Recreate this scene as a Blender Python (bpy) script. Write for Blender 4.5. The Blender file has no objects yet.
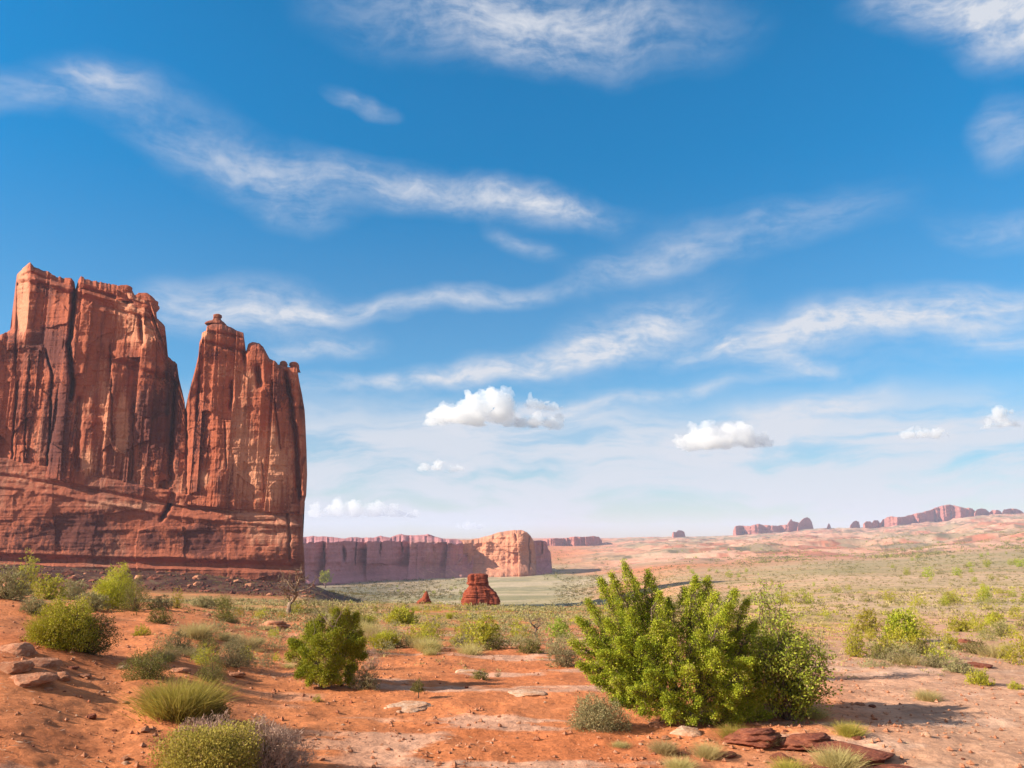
import bpy, bmesh, math, random
import numpy as np
from mathutils import Vector
R = math.radians
rng = np.random.default_rng(7)
random.seed(7)
scn = bpy.context.scene
COL = scn.collection

# ------------------------------------------------------------------ camera
F = 28.0 / 36.0 * 1024
HC = 3.0
TH = math.atan((537 - 384) / F)
cd = bpy.data.cameras.new('camera')
cd.lens = 28; cd.sensor_width = 36; cd.clip_start = 0.1; cd.clip_end = 60000
cam = bpy.data.objects.new('camera', cd); COL.objects.link(cam)
cam.location = (0, 0, HC); cam.rotation_euler = (R(90) + TH, 0, 0)
scn.camera = cam

# ------------------------------------------------------------------ light
SUN_EL, SUN_AZ = 25.5, 257.0        # azimuth clockwise from +Y: the sun stands left, a little behind the viewer
SUN_STR, SKY_STR, EXPO = 5.0, 0.076, 1.08
sv = Vector((math.sin(R(SUN_AZ)) * math.cos(R(SUN_EL)), math.cos(R(SUN_AZ)) * math.cos(R(SUN_EL)), math.sin(R(SUN_EL))))
sl = bpy.data.lights.new('sun', 'SUN'); sl.energy = SUN_STR; sl.angle = R(0.5); sl.color = (1.0, 0.90, 0.76)
so = bpy.data.objects.new('sun', sl); COL.objects.link(so)
so.rotation_euler = (-sv).to_track_quat('-Z', 'Y').to_euler(); so.location = (-50, -20, 60)
scn.view_settings.view_transform = 'Standard'; scn.view_settings.look = 'None'
scn.view_settings.exposure = EXPO; scn.view_settings.gamma = 1.0
scn.render.engine = 'CYCLES'
cy = scn.cycles
cy.max_bounces = 8; cy.diffuse_bounces = 3; cy.glossy_bounces = 1; cy.transmission_bounces = 2
cy.transparent_max_bounces = 4; cy.volume_bounces = 6
cy.use_denoising = True

def pxdir(px, row):
    cx, cyy = px - 512.0, 384.0 - row
    return np.array([cx, F * math.cos(TH) - cyy * math.sin(TH), F * math.sin(TH) + cyy * math.cos(TH)])

def at(px, row, Y):
    """the world point that lies at forward distance Y on a sight line (arrays welcome)"""
    px = np.asarray(px, float); row = np.asarray(row, float); Y = np.asarray(Y, float)
    cyy = 384.0 - row
    den = F * math.cos(TH) - cyy * math.sin(TH)
    return np.stack([(px - 512.0) / den * Y, Y + 0 * px + 0 * row, HC + Y * (F * math.sin(TH) + cyy * math.cos(TH)) / den], -1)

# ------------------------------------------------------------------ sky with cirrus
w = bpy.data.worlds.new('World'); scn.world = w; w.use_nodes = True
nt = w.node_tree; N = nt.nodes; L = nt.links; N.clear()
def mth(op, a, b=None, c=None, clamp=False, tree=None):
    t = tree or nt
    n = t.nodes.new('ShaderNodeMath'); n.operation = op; n.use_clamp = clamp
    for i, v in enumerate((a, b, c)):
        if v is None: continue
        if isinstance(v, (int, float)): n.inputs[i].default_value = v
        else: t.links.new(v, n.inputs[i])
    return n.outputs[0]
sky = N.new('ShaderNodeTexSky'); sky.sky_type = 'NISHITA'; sky.sun_disc = False
sky.sun_elevation = R(SUN_EL); sky.sun_rotation = R(SUN_AZ); sky.altitude = 1400
sky.air_density = 1.0; sky.dust_density = 0.35; sky.ozone_density = 2.2
hs = N.new('ShaderNodeHueSaturation'); hs.inputs['Hue'].default_value = 0.489; hs.inputs['Saturation'].default_value = 2.35
L.new(sky.outputs[0], hs.inputs['Color'])
tc = N.new('ShaderNodeTexCoord'); sp = N.new('ShaderNodeSeparateXYZ'); L.new(tc.outputs['Generated'], sp.inputs[0])
DX, DY, DZ = sp.outputs
U0 = mth('MULTIPLY', mth('ARCTAN2', DX, DY), 57.2958)
V0 = mth('MULTIPLY', mth('ARCSINE', DZ), 57.2958)
# slow warp so that no streak is straight
cb = N.new('ShaderNodeCombineXYZ'); L.new(U0, cb.inputs[0]); L.new(V0, cb.inputs[1])
def noise(vec, scale, detail, rough, sx=1, sy=1, rot=0, off=(0, 0, 0), dist=0.0):
    mp = N.new('ShaderNodeMapping'); mp.inputs['Scale'].default_value = (sx, sy, 1)
    mp.inputs['Rotation'].default_value = (0, 0, rot); mp.inputs['Location'].default_value = off
    L.new(vec, mp.inputs[0])
    n = N.new('ShaderNodeTexNoise'); n.inputs['Scale'].default_value = scale; n.inputs['Detail'].default_value = detail
    n.inputs['Roughness'].default_value = rough; n.inputs['Distortion'].default_value = dist
    L.new(mp.outputs[0], n.inputs['Vector']); return n
wn = noise(cb.outputs[0], 0.12, 3, 0.5, off=(3.1, 1.7, 0))
ws = N.new('ShaderNodeSeparateColor'); L.new(wn.outputs['Color'], ws.inputs[0])
U = mth('ADD', U0, mth('MULTIPLY', mth('SUBTRACT', ws.outputs[0], 0.5), 5.0))
V = mth('ADD', V0, mth('MULTIPLY', mth('SUBTRACT', ws.outputs[1], 0.5), 3.4))
cw = N.new('ShaderNodeCombineXYZ'); L.new(U, cw.inputs[0]); L.new(V, cw.inputs[1])
fib = noise(cw.outputs[0], 0.46, 10, 0.61, 0.32, 1.4, R(7), (1, 4, 0), 0.12).outputs['Fac']
puf = noise(cw.outputs[0], 0.85, 8, 0.62, 0.75, 1.3, R(-8), (8, 2, 0), 0.08).outputs['Fac']
def mrange(x, a, b, c=0.0, d=1.0, smooth=True):
    m = N.new('ShaderNodeMapRange'); m.interpolation_type = 'SMOOTHSTEP' if smooth else 'LINEAR'; m.clamp = True
    L.new(x, m.inputs[0])
    for i, v in enumerate((a, b, c, d)): m.inputs[i + 1].default_value = v
    return m.outputs[0]
tex = mth('ADD', mth('MULTIPLY', fib, 0.6), mth('MULTIPLY', puf, 0.4))
soft = mrange(tex, 0.30, 0.72)
def azel(px, row):
    d = pxdir(px, row); d /= np.linalg.norm(d)
    return math.degrees(math.atan2(d[0], d[1])), math.degrees(math.asin(d[2]))
STREAKS = [  # pixel ends of each band of cirrus in the sky, half width in degrees, strength
    (350, 5, 700, 25, 2.5, .45), (420, -8, 650, 20, 2.0, .36), (470, 45, 590, 62, 1.0, .22),
    (890, 5, 1060, 5, 1.3, .85), (955, 40, 1060, 20, 1.6, .75), (975, 130, 1050, 135, 1.7, .42),
    (-60, 85, 130, 92, 1.2, .34), (60, 68, 130, 80, .7, .4), (90, 80, 330, 195, 2.4, .25), (180, 150, 420, 185, 1.3, .36),
    (380, 175, 600, 210, 1.1, .62), (490, 188, 590, 208, .6, .55), (260, 205, 340, 215, 1.4, .25),
    (335, 88, 395, 112, .6, .35), (490, 232, 550, 250, .7, .35),
    (575, 270, 700, 250, .9, .34), (640, 255, 880, 200, 1.7, .33), (930, 232, 1060, 222, 1.0, .35),
    (150, 300, 330, 312, 1.7, .72), (300, 312, 560, 290, .7, .62),
    (300, 388, 480, 372, .55, .6), (440, 374, 620, 350, .9, .8), (560, 352, 700, 308, 1.5, .75),
    (700, 352, 860, 322, .8, .75), (800, 328, 1080, 288, 1.2, .9), (730, 352, 830, 375, .7, .5), (960, 330, 1060, 340, .8, .45),
    (270, 356, 370, 345, .7, .55), (560, 408, 760, 380, .5, .4), (740, 422, 890, 402, .9, .5),
    (425, 420, 575, 418, 1.1, .5), (672, 448, 790, 446, 1.0, .5), (900, 437, 955, 436, .5, .45), (980, 425, 1020, 418, .8, .4), (415, 470, 465, 468, .6, .5), (300, 520, 430, 516, .9, .6),
    (620, 330, 1050, 360, 2.5, .16), (200, 395, 760, 400, 2.0, .16),
]
acc = None
for (x1, y1, x2, y2, hw, st) in STREAKS:
    a1, e1 = azel(x1, y1); a2, e2 = azel(x2, y2)
    ca, ce = (a1 + a2) / 2, (e1 + e2) / 2
    hl = math.hypot(a2 - a1, e2 - e1) / 2; ang = math.atan2(e2 - e1, a2 - a1)
    du = mth('SUBTRACT', U, ca); dv = mth('SUBTRACT', V, ce)
    c_, s_ = math.cos(ang), math.sin(ang)
    t = mth('MULTIPLY_ADD', du, c_ / (hl * 1.12), mth('MULTIPLY', dv, s_ / (hl * 1.12)))
    n = mth('MULTIPLY_ADD', du, -s_ / hw, mth('MULTIPLY', dv, c_ / hw))
    q = mth('ADD', mth('POWER', mth('ABSOLUTE', t), 3.0), mth('MULTIPLY', n, n))
    g = mth('MULTIPLY', mth('POWER', 2.718, mth('MULTIPLY', q, -1.0)), st * 1.45)
    acc = g if acc is None else mth('ADD', acc, g)
high = mth('MULTIPLY', mth('MAXIMUM', mth('SUBTRACT', acc, 0.07), 0.0), mth('MULTIPLY_ADD', soft, 0.82, 0.10))
# the pale sheet low over the horizon
lown = noise(cw.outputs[0], 0.30, 8, 0.6, 0.30, 1.6, R(3), (5, 9, 0), 0.25).outputs['Fac']
low = mth('MULTIPLY', mrange(V, 10.5, 6.5), mrange(lown, 0.34, 0.56, 0.26, 0.74))
veil = mrange(V0, 27, 6, 0.0, 0.17)
tot = mth('MINIMUM', mth('ADD', veil, mth('ADD', mth('MINIMUM', high, 0.93), low)), 0.95)
# unseen cloud cover added behind the viewer and overhead to warm the fill light
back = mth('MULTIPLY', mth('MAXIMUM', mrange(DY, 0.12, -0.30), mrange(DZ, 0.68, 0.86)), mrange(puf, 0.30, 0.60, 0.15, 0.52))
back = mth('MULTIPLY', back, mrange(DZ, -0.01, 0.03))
tot = mth('MULTIPLY', tot, mrange(DZ, -0.01, 0.03))
L.new(mth('ADD', mrange(DZ, 0.0, 0.22, 0.62, 0.95), mrange(DZ, 0.2, 0.55, 0.0, 0.30)), hs.inputs['Value'])
mx = N.new('ShaderNodeMix'); mx.data_type = 'RGBA'
L.new(tot, mx.inputs['Factor']); L.new(hs.outputs[0], mx.inputs['A']); mx.inputs['B'].default_value = (4.55, 4.72, 5.1, 1)
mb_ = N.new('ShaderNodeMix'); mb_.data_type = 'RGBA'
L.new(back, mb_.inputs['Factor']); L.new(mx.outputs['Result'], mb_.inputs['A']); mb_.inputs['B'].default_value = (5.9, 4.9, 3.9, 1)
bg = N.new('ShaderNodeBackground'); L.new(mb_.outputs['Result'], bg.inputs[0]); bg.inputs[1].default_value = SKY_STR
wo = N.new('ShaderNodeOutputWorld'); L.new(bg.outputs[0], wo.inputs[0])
w.cycles.sampling_method = 'MANUAL'; w.cycles.sample_map_resolution = 512

# ------------------------------------------------------------------ noise in numpy
_perm = rng.permutation(512).astype(np.int64)
def _h(i, j, k):
    return _perm[(_perm[(_perm[i & 511] + j) & 511] + k) & 511] / 511.0
def vnoise(x, y, z=0.0):
    x, y, z = np.broadcast_arrays(np.asarray(x, float), np.asarray(y, float), np.asarray(z, float))
    xi = np.floor(x).astype(np.int64); yi = np.floor(y).astype(np.int64); zi = np.floor(z).astype(np.int64)
    fx, fy, fz = x - xi, y - yi, z - zi
    fx = fx * fx * fx * (fx * (fx * 6 - 15) + 10); fy = fy * fy * fy * (fy * (fy * 6 - 15) + 10); fz = fz * fz * (3 - 2 * fz)
    def lay(k):
        a = _h(xi, yi, k) * (1 - fx) + _h(xi + 1, yi, k) * fx
        b = _h(xi, yi + 1, k) * (1 - fx) + _h(xi + 1, yi + 1, k) * fx
        return a * (1 - fy) + b * fy
    return lay(zi) * (1 - fz) + lay(zi + 1) * fz
def fbm(x, y, z=0.0, o=4, g=0.5):
    s = 0; a = 1.0; t = 0
    for i in range(o):
        s = s + a * (vnoise(np.asarray(x) * 2 ** i + 17.3 * i, np.asarray(y) * 2 ** i + 9.1 * i, np.asarray(z) * 2 ** i) * 2 - 1); t += a; a *= g
    return s / t
def sstep(a, b, x):
    t = np.clip((x - a) / (b - a), 0, 1); return t * t * (3 - 2 * t)

# ------------------------------------------------------------------ scene helpers
def tag(o, label=None, cat=None, group=None, kind=None):
    if label: o['label'] = label
    if cat: o['category'] = cat
    if group: o['group'] = group
    if kind: o['kind'] = kind
    return o
def empty(name, loc):
    o = bpy.data.objects.new(name, None); COL.objects.link(o); o.location = loc; o.empty_display_size = 0.2; return o
def link(name, me, m, parent=None, loc=None):
    o = bpy.data.objects.new(name, me); COL.objects.link(o)
    if m is not None and len(me.materials) == 0: me.materials.append(m)
    if parent is not None: o.parent = parent
    if loc is not None: o.location = loc
    return o
def copy_tree(o, parent=None):
    c = o.copy(); COL.objects.link(c); c.parent = parent
    for ch in list(o.children): copy_tree(ch, c)
    return c
def mesh_from(name, co, faces, smooth=True, attrs=None):
    """co (n,3); faces (m,k) quads or triangles; attrs: name -> per-vertex floats or colours"""
    me = bpy.data.meshes.new(name)
    co = np.ascontiguousarray(co, np.float32); faces = np.ascontiguousarray(faces, np.int32)
    k = faces.shape[1]
    me.vertices.add(len(co)); me.vertices.foreach_set('co', co.ravel())
    me.loops.add(faces.size); me.loops.foreach_set('vertex_index', faces.ravel())
    me.polygons.add(len(faces)); me.polygons.foreach_set('loop_start', np.arange(0, faces.size, k, dtype=np.int32))
    me.polygons.foreach_set('loop_total', np.full(len(faces), k, np.int32))
    me.update(calc_edges=True)
    me.polygons.foreach_set('use_smooth', np.full(len(faces), smooth))
    for an, v in (attrs or {}).items():
        v = np.asarray(v, np.float32)
        if v.ndim == 1:
            a = me.attributes.new(an, 'FLOAT', 'POINT'); a.data.foreach_set('value', v)
        else:
            a = me.attributes.new(an, 'FLOAT_COLOR', 'POINT'); a.data.foreach_set('color', np.c_[v, np.ones(len(v))].astype(np.float32).ravel())
    me.validate(); me.update()
    return me
def grid_faces(nr, nc, wrap=False):
    i = np.arange(nr * nc).reshape(nr, nc)
    if wrap: i = np.c_[i, i[:, :1]]
    return np.stack([i[:-1, :-1], i[:-1, 1:], i[1:, 1:], i[1:, :-1]], -1).reshape(-1, 4)

# ------------------------------------------------------------------ materials
class MatB:
    def __init__(s, name):
        s.m = bpy.data.materials.new(name); s.m.use_nodes = True
        s.t = s.m.node_tree; s.n = s.t.nodes; s.l = s.t.links
        s.b = s.n['Principled BSDF']; s.b.inputs['Roughness'].default_value = 0.92
        s.b.inputs['Specular IOR Level'].default_value = 0.15
        s.co = s.n.new('ShaderNodeTexCoord')
    def new(s, k): return s.n.new('ShaderNode' + k)
    def pos(s, scale=(1, 1, 1), src='Object'):
        mp = s.new('Mapping'); mp.inputs['Scale'].default_value = scale
        if src == 'World':
            g = s.new('NewGeometry'); s.l.new(g.outputs['Position'], mp.inputs[0])
        else: s.l.new(s.co.outputs[src], mp.inputs[0])
        return mp.outputs[0]
    def noise(s, vec, scale, detail=5, rough=0.6, dist=0.0):
        n = s.new('TexNoise'); s.l.new(vec, n.inputs['Vector'])
        n.inputs['Scale'].default_value = scale; n.inputs['Detail'].default_value = detail
        n.inputs['Roughness'].default_value = rough; n.inputs['Distortion'].default_value = dist
        return n.outputs['Fac']
    def ramp(s, f, a, b, lo=0., hi=1.):
        m = s.new('MapRange'); m.interpolation_type = 'SMOOTHSTEP'; s.l.new(f, m.inputs[0])
        for i, v in enumerate((a, b, lo, hi)): m.inputs[i + 1].default_value = v
        return m.outputs[0]
    def mix(s, f, a, b, mode='MIX'):
        x = s.new('Mix'); x.data_type = 'RGBA'; x.blend_type = mode
        for sock, v in ((x.inputs['Factor'], f), (x.inputs['A'], a), (x.inputs['B'], b)):
            if isinstance(v, (int, float)): sock.default_value = v
            elif isinstance(v, tuple): sock.default_value = v + (1,)
            else: s.l.new(v, sock)
        return x.outputs['Result']
    def attr(s, name, out='Fac'):
        a = s.new('Attribute'); a.attribute_name = name; return a.outputs[out]
    def math(s, op, a, b): return mth(op, a, b, tree=s.t)
    def bump(s, h, strength, dist):
        b = s.new('Bump'); b.inputs['Strength'].default_value = strength; b.inputs['Distance'].default_value = dist
        s.l.new(h, b.inputs['Height']); s.l.new(b.outputs[0], s.b.inputs['Normal'])
    def done(s, col): s.l.new(col, s.b.inputs['Base Color']); return s.m

def rock_mat(name, base, dark, fresh, unit=1.0, varn=0.75, bed=0.5):
    """layered red sandstone: drip streaks of varnish, bedding, fresh scars; unit = metres per pattern unit"""
    M = MatB(name); u = 1.0 / unit
    st = M.noise(M.pos((0.10 * u, 0.10 * u, 0.012 * u), 'World'), 1, 8, 0.64, 0.9)
    st2 = M.noise(M.pos((0.7 * u, 0.7 * u, 0.03 * u), 'World'), 1, 5, 0.6, 0.6)
    pa = M.noise(M.pos((0.035 * u, 0.035 * u, 0.03 * u), 'World'), 1, 5, 0.6)
    be = M.noise(M.pos((0.012 * u, 0.012 * u, 0.5 * u), 'World'), 1, 5, 0.65, 0.2)
    fi = M.noise(M.pos((0.9 * u, 0.9 * u, 0.9 * u), 'World'), 1, 6, 0.7)
    c = M.mix(M.ramp(be, 0.35, 0.65, 0, bed), base, tuple(x * y for x, y in zip(base, (1.25, 1.35, 1.4))))
    c = M.mix(M.math('MULTIPLY', M.ramp(pa, 0.5, 0.68), M.ramp(st2, 0.4, 0.6)), c, fresh)
    sm = M.math('ADD', M.math('MULTIPLY', st, 0.65), M.math('MULTIPLY', pa, 0.35))
    c = M.mix(M.ramp(sm, 0.47, 0.60, 0, varn), c, dark)
    c = M.mix(M.math('MULTIPLY', M.ramp(st2, 0.54, 0.66, 0, varn * 0.8), M.ramp(pa, .42, .62)), c, dark)
    sa = M.attr('stain_sun'); wob = M.math('MULTIPLY', M.math('ADD', M.math('SUBTRACT', st2, .5), M.math('SUBTRACT', fi, .5)), 1.7)
    c = M.mix(M.ramp(M.math('ADD', sa, wob), .25, .65, 0, .9), c, dark)
    c = M.mix(M.ramp(M.math('SUBTRACT', wob, sa), .22, .85, 0, .9), c, fresh)
    c = M.mix(M.ramp(fi, 0.3, 0.7, 0.0, 0.45), c, tuple(x * 0.6 for x in base))
    hb = M.math('ADD', M.math('MULTIPLY', fi, 0.6), M.math('ADD', M.math('MULTIPLY', be, 0.6), M.math('MULTIPLY', st2, 0.5)))
    M.bump(hb, 0.65, 1.1 * unit)
    return M.done(c)

def foliage_mat(name, lit, deep, trans=0.35):
    M = MatB(name)
    ti = M.attr('tint')
    oi = M.new('ObjectInfo')
    c = M.mix(ti, deep, lit)
    c = M.mix(M.ramp(ti, .90, .96, 0, .75), c, (.40, .27, .13))
    hsv = M.new('HueSaturation'); M.l.new(c, hsv.inputs['Color'])
    M.l.new(mth('MULTIPLY_ADD', oi.outputs['Random'], 0.03, 0.485, tree=M.t), hsv.inputs['Hue'])
    M.l.new(mth('MULTIPLY_ADD', oi.outputs['Random'], 0.35, 0.82, tree=M.t), hsv.inputs['Value'])
    M.l.new(hsv.outputs[0], M.b.inputs['Base Color']); M.b.inputs['Roughness'].default_value = 0.75
    tr = M.new('BsdfTranslucent'); M.l.new(hsv.outputs[0], tr.inputs[0])
    mxs = M.new('MixShader'); mxs.inputs[0].default_value = trans
    M.l.new(M.b.outputs[0], mxs.inputs[1]); M.l.new(tr.outputs[0], mxs.inputs[2])
    M.l.new(mxs.outputs[0], M.n['Material Output'].inputs[0])
    return M.m
def bark_mat(name, a, b):
    M = MatB(name)
    n = M.noise(M.pos((30, 30, 5)), 1, 5, 0.65)
    M.bump(n, 0.6, 0.02)
    return M.done(M.mix(M.ramp(n, 0.35, 0.65), a, b))

# ------------------------------------------------------------------ the ground
PXC = [-260, 0, 150, 300, 400, 560, 700, 850, 1024, 1300]
QS = [2, 6, 10, 16, 25, 40, 70, 120, 200, 240, 300, 375, 460, 600, 800, 1200, 2000, 3000, 4200, 6000, 9000, 13000]
ZT = {
 -260: [0, .6, 1.0, 1.4, 1.6, .6, -1, -4, -9, -10, -10, -8, -12, -20, -30, -34, -30, -20, -8, -8, -8, -10],
 0:    [0, .45, .75, 1.1, 1.15, -.1, -2, -5.8, -11, -12.6, -14.4, -9.5, -14, -24, -34, -38, -32, -22, -8, -8, -8, -10],
 150:  [0, .2, .35, .5, .55, -.2, -2.6, -6.4, -11.9, -13.8, -15.8, -12.2, -17, -28, -38, -40, -34, -24, -8, -8, -8, -10],
 300:  [0, 0, .05, .05, -.1, -.6, -3.1, -7.0, -12.6, -15, -18.0, -17.5, -24, -34, -52, -57, -46, -28, -8, -8, -8, -10],
 400:  [0, 0, 0, 0, -.25, -1.3, -3.6, -7.4, -12.9, -21, -30, -35, -38, -41, -50, -55, -45, -28, -9, -9, -9, -10],
 560:  [0, 0, 0, 0, -.3, -1.5, -3.8, -7.6, -13.6, -21, -30, -35, -38, -40, -48, -51, -41, -27, -9, -9, -9, -10],
 700:  [0, 0, 0, 0, -.35, -1.6, -3.9, -7.3, -11.9, -13.7, -16.4, -18.8, -21.6, -25.6, -30, -34, -32, -23, -4, -4, -8, -10],
 850:  [0, 0, 0, -.05, -.5, -1.7, -3.8, -6.4, -9.7, -11.2, -13, -15, -17, -19.6, -23, -27, -20, 2, 42, 40, 10, 0],
 1024: [0, 0, 0, -.1, -.6, -1.8, -3.7, -6.2, -9.3, -10.7, -12.4, -13.6, -14.6, -15.6, -16, -12, 8, 58, 115, 110, 40, 0],
 1300: [0, 0, 0, -.1, -.6, -1.8, -3.6, -6, -9, -10, -11.5, -12, -12, -12, -10, 0, 30, 90, 150, 140, 60, 0],
}
ZTAB = np.array([ZT[c] for c in PXC]); LQ = np.log(np.array(QS, float))
def terrain(x, y):
    x = np.asarray(x, float); y = np.asarray(y, float)
    r = np.hypot(x, y); az = np.arctan2(x, y)
    q = np.maximum(r * np.cos(np.minimum(np.abs(az), R(48))), 2.0)
    px = 512 + 812 * np.tan(np.clip(az, -R(46), R(46)))
    front = sstep(R(100), R(60), np.abs(az))
    fi = np.interp(px, PXC, np.arange(len(PXC))); i0 = np.clip(np.floor(fi).astype(int), 0, len(PXC) - 2); fx = fi - i0
    fx = fx * fx * (3 - 2 * fx)
    lq = np.log(q); qi = np.interp(lq, LQ, np.arange(len(QS))); j0 = np.clip(np.floor(qi).astype(int), 0, len(QS) - 2); fy = qi - j0
    z = (ZTAB[i0, j0] * (1 - fy) + ZTAB[i0, j0 + 1] * fy) * (1 - fx) + (ZTAB[i0 + 1, j0] * (1 - fy) + ZTAB[i0 + 1, j0 + 1] * fy) * fx
    z = z * front + (1 - front) * (-0.004 * q)
    # relief at several sizes
    near = sstep(60, 15, q)
    z = z + near * (0.10 * fbm(x / 2.6, y / 2.6, 1.0, 4) + 0.035 * fbm(x / .35, y / .35, 2.0, 3))
    left = sstep(330, 120, px) * sstep(9, 13, q) * sstep(60, 30, q)
    z = z + left * 0.22 * fbm(x / 3.5, y / 3.0, 6.0, 3)
    mid = sstep(18, 50, q) * sstep(900, 300, q)
    z = z + mid * (0.45 * fbm(x / 16, y / 16, 3.0, 4)) * np.clip(q / 120, .25, 1.0)
    # ledges and slickrock domes far out
    far = sstep(1100, 1700, q) * sstep(5200, 3300, q) * sstep(520, 680, px)
    dm = 1 - np.abs(fbm(x / 260, y / 210, 4.0, 4)) * 2
    z = z + far * 26.0 * np.clip(dm - .25, 0, 1) + sstep(500, 1500, q) * 2.0 * fbm(x / 120, y / 120, 5.0, 4)
    return z
_ys = 3.0 * 1.012 ** np.arange(675)
def ground_hit(px, row):
    d = pxdir(px, row); d = d / d[1]
    z = HC + d[2] * _ys
    below = z <= terrain(d[0] * _ys, _ys)
    if not below.any(): return None
    k = int(np.argmax(below)); lo, hi = (_ys[k - 1] if k else 2.9), _ys[k]
    for _ in range(2):
        y = np.linspace(lo, hi, 14); bl = HC + d[2] * y <= terrain(d[0] * y, y); bl[-1] = True
        j = max(1, int(np.argmax(bl))); lo, hi = y[j - 1], y[j]
    return np.array([d[0] * hi, hi, float(terrain(d[0] * hi, hi))])

az_f = np.linspace(-R(36.5), R(36.5), 680)
az_b = np.linspace(R(36.5), 2 * np.pi - R(36.5), 150)[1:-1]
azs = np.r_[az_f, az_b]
qn = 2415.0 / np.linspace(560, 42, 540)
qf = np.exp(np.linspace(math.log(57.5), math.log(13000), 470))[1:]
rad = np.r_[[0.4, 1.2, 2.5], qn, qf]
AZ, RD = np.meshgrid(azs, rad)
GX, GY = RD * np.sin(AZ), RD * np.cos(AZ)
GZ = terrain(GX, GY)
def ground_colour(x, y):
    r = np.hypot(x, y); az = np.arctan2(x, y); q = r * np.cos(np.minimum(np.abs(az), R(48)))
    px = 512 + 812 * np.tan(np.clip(az, -R(46), R(46)))
    C = lambda *c: np.array(c)
    soil, soil2 = C(.56, .200, .075), C(.46, .145, .052)
    pale, sand = C(.58, .39, .28), C(.53, .315, .20)
    olive, vgreen = C(.30, .225, .080), C(.34, .32, .14)
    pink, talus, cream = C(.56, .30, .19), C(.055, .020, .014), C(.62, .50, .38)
    out = np.empty(x.shape + (3,)); out[:] = soil
    def lay(m, c): 
        m = np.clip(m, 0, 1)[..., None]; out[:] = out * (1 - m) + c * m
    n1 = fbm(x / 5, y / 5, 11., 4); n2 = fbm(x / 1.2, y / 1.2, 12., 4); n3 = fbm(x / 40, y / 40, 13., 4); n4 = fbm(x / 300, y / 200, 14., 4)
    lay(sstep(-.1, .45, n1) * .75, soil2)
    # sandy flat on the right
    lay(sstep(640, 900, px + 120 * n1) * sstep(7, 11, q) * .9, sand)
    # pale slickrock showing through the soil in streaks
    st = fbm(x / 2.4, y / .75, 15., 4)
    lay(sstep(.16, .34, st) * sstep(8, 11, q) * sstep(60, 30, q) * sstep(200, 420, px) * .6, pale)
    lay(sstep(.30, .45, st) * sstep(14, 6, q) * .45, pale)
    # plant litter and grass tint over the middle ground
    mid = sstep(24, 45, q) * sstep(330, 230, q)
    lay(mid * sstep(-.25, .3, n1 * .6 + n3 * .7 + .05) * .72, olive)
    lay(mid * sstep(.1, .4, n2) * .3, vgreen)
    pr = sstep(600, 700, px) * sstep(60, 110, q)
    lay(pr * sstep(1100, 800, q) * .55, C(.50, .36, .22))
    lay(pr * sstep(1000, 700, q) * sstep(-.35, .25, n3 + .3 * n1) * .5, C(.37, .29, .145))
    lay(pr * sstep(1100, 800, q) * sstep(.05, .3, fbm(x / 55, y / 90, 27., 4)) * .35, C(.56, .40, .26))
    # the green valley
    val = sstep(225, 300, q) * sstep(280, 330, px) * sstep(1900, 1100, q)
    lay(val * sstep(640, 560, px + 60 * n4), C(.37, .31, .165))
    lay(val * sstep(640, 560, px + 60 * n4) * sstep(.0, .35, fbm(x / 70, y / 40, 16., 5)) * .7, C(.50, .40, .27))
    lay(val * sstep(640, 560, px + 60 * n4) * sstep(.05, .3, fbm(x / 45, y / 60, 26., 5)) * .6, C(.20, .20, .10))
    lay(val * sstep(470, 380, px + 40 * n4) * sstep(560, 800, q) * .8, C(.30, .22, .15))
    lay(val * sstep(420, 370, px + 60 * n4) * sstep(600, 760, q) * sstep(1000, 900, q) * .7, C(.12, .13, .08))
    # long green band and pink slickrock on the right rise
    band = sstep(560, 900, px) * sstep(320, 480, q) * sstep(1250, 900, q)
    lay(band * (0.6 + .4 * n3), C(.27, .235, .105))
    far = sstep(1000, 1350, q) * sstep(540, 640, px)
    lay(far, pink)
    lay(sstep(1000, 1350, q) * sstep(560, 500, px), C(.46, .36, .25))
    lay(far * sstep(-.02, .22, fbm(x / 200, y / 170, 17., 5, .6)) * .8, C(.25, .22, .13))
    lay(far * sstep(.10, .3, fbm(x / 110, y / 100, 18., 5, .6)) * .5, C(.60, .42, .29))
    lay(far * sstep(.14, .32, fbm(x / 70, y / 90, 19., 5, .6)) * .7, C(.38, .12, .065))
    lay(far * sstep(.22, .36, fbm(x / 30, y / 60, 29., 4, .6)) * .7, C(.10, .10, .06))
    # rubble slope under the big cliff
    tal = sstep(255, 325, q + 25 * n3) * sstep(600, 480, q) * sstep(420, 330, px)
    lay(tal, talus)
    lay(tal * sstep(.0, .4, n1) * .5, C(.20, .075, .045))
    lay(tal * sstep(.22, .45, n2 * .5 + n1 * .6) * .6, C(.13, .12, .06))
    return out * (1 + .16 * fbm(x / .5, y / .5, 20., 3))[..., None]
GC = ground_colour(GX, GY)
M = MatB('desert_soil')
c0 = M.attr('albedo', 'Color')
f1 = M.noise(M.pos((1, 1, 1)), 9.0, 7, 0.72); f2 = M.noise(M.pos((1, 1, 1)), 1.1, 5, 0.6)
f3 = M.noise(M.pos((1, 1, 1)), 0.06, 6, 0.7)
c1 = M.mix(1.0, c0, M.mix(M.ramp(f1, .25, .75), (.72, .68, .66), (1.25, 1.22, 1.2)), 'MULTIPLY')
c1 = M.mix(1.0, c1, M.mix(M.ramp(f2, .3, .7), (.85, .82, .80), (1.12, 1.12, 1.12)), 'MULTIPLY')
c1 = M.mix(1.0, c1, M.mix(M.ramp(f3, .3, .7), (.84, .86, .86), (1.14, 1.1, 1.1)), 'MULTIPLY')
M.bump(M.math('ADD', f1, f2), 0.75, 0.06)
M.done(c1); ground_m = M.m
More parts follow.
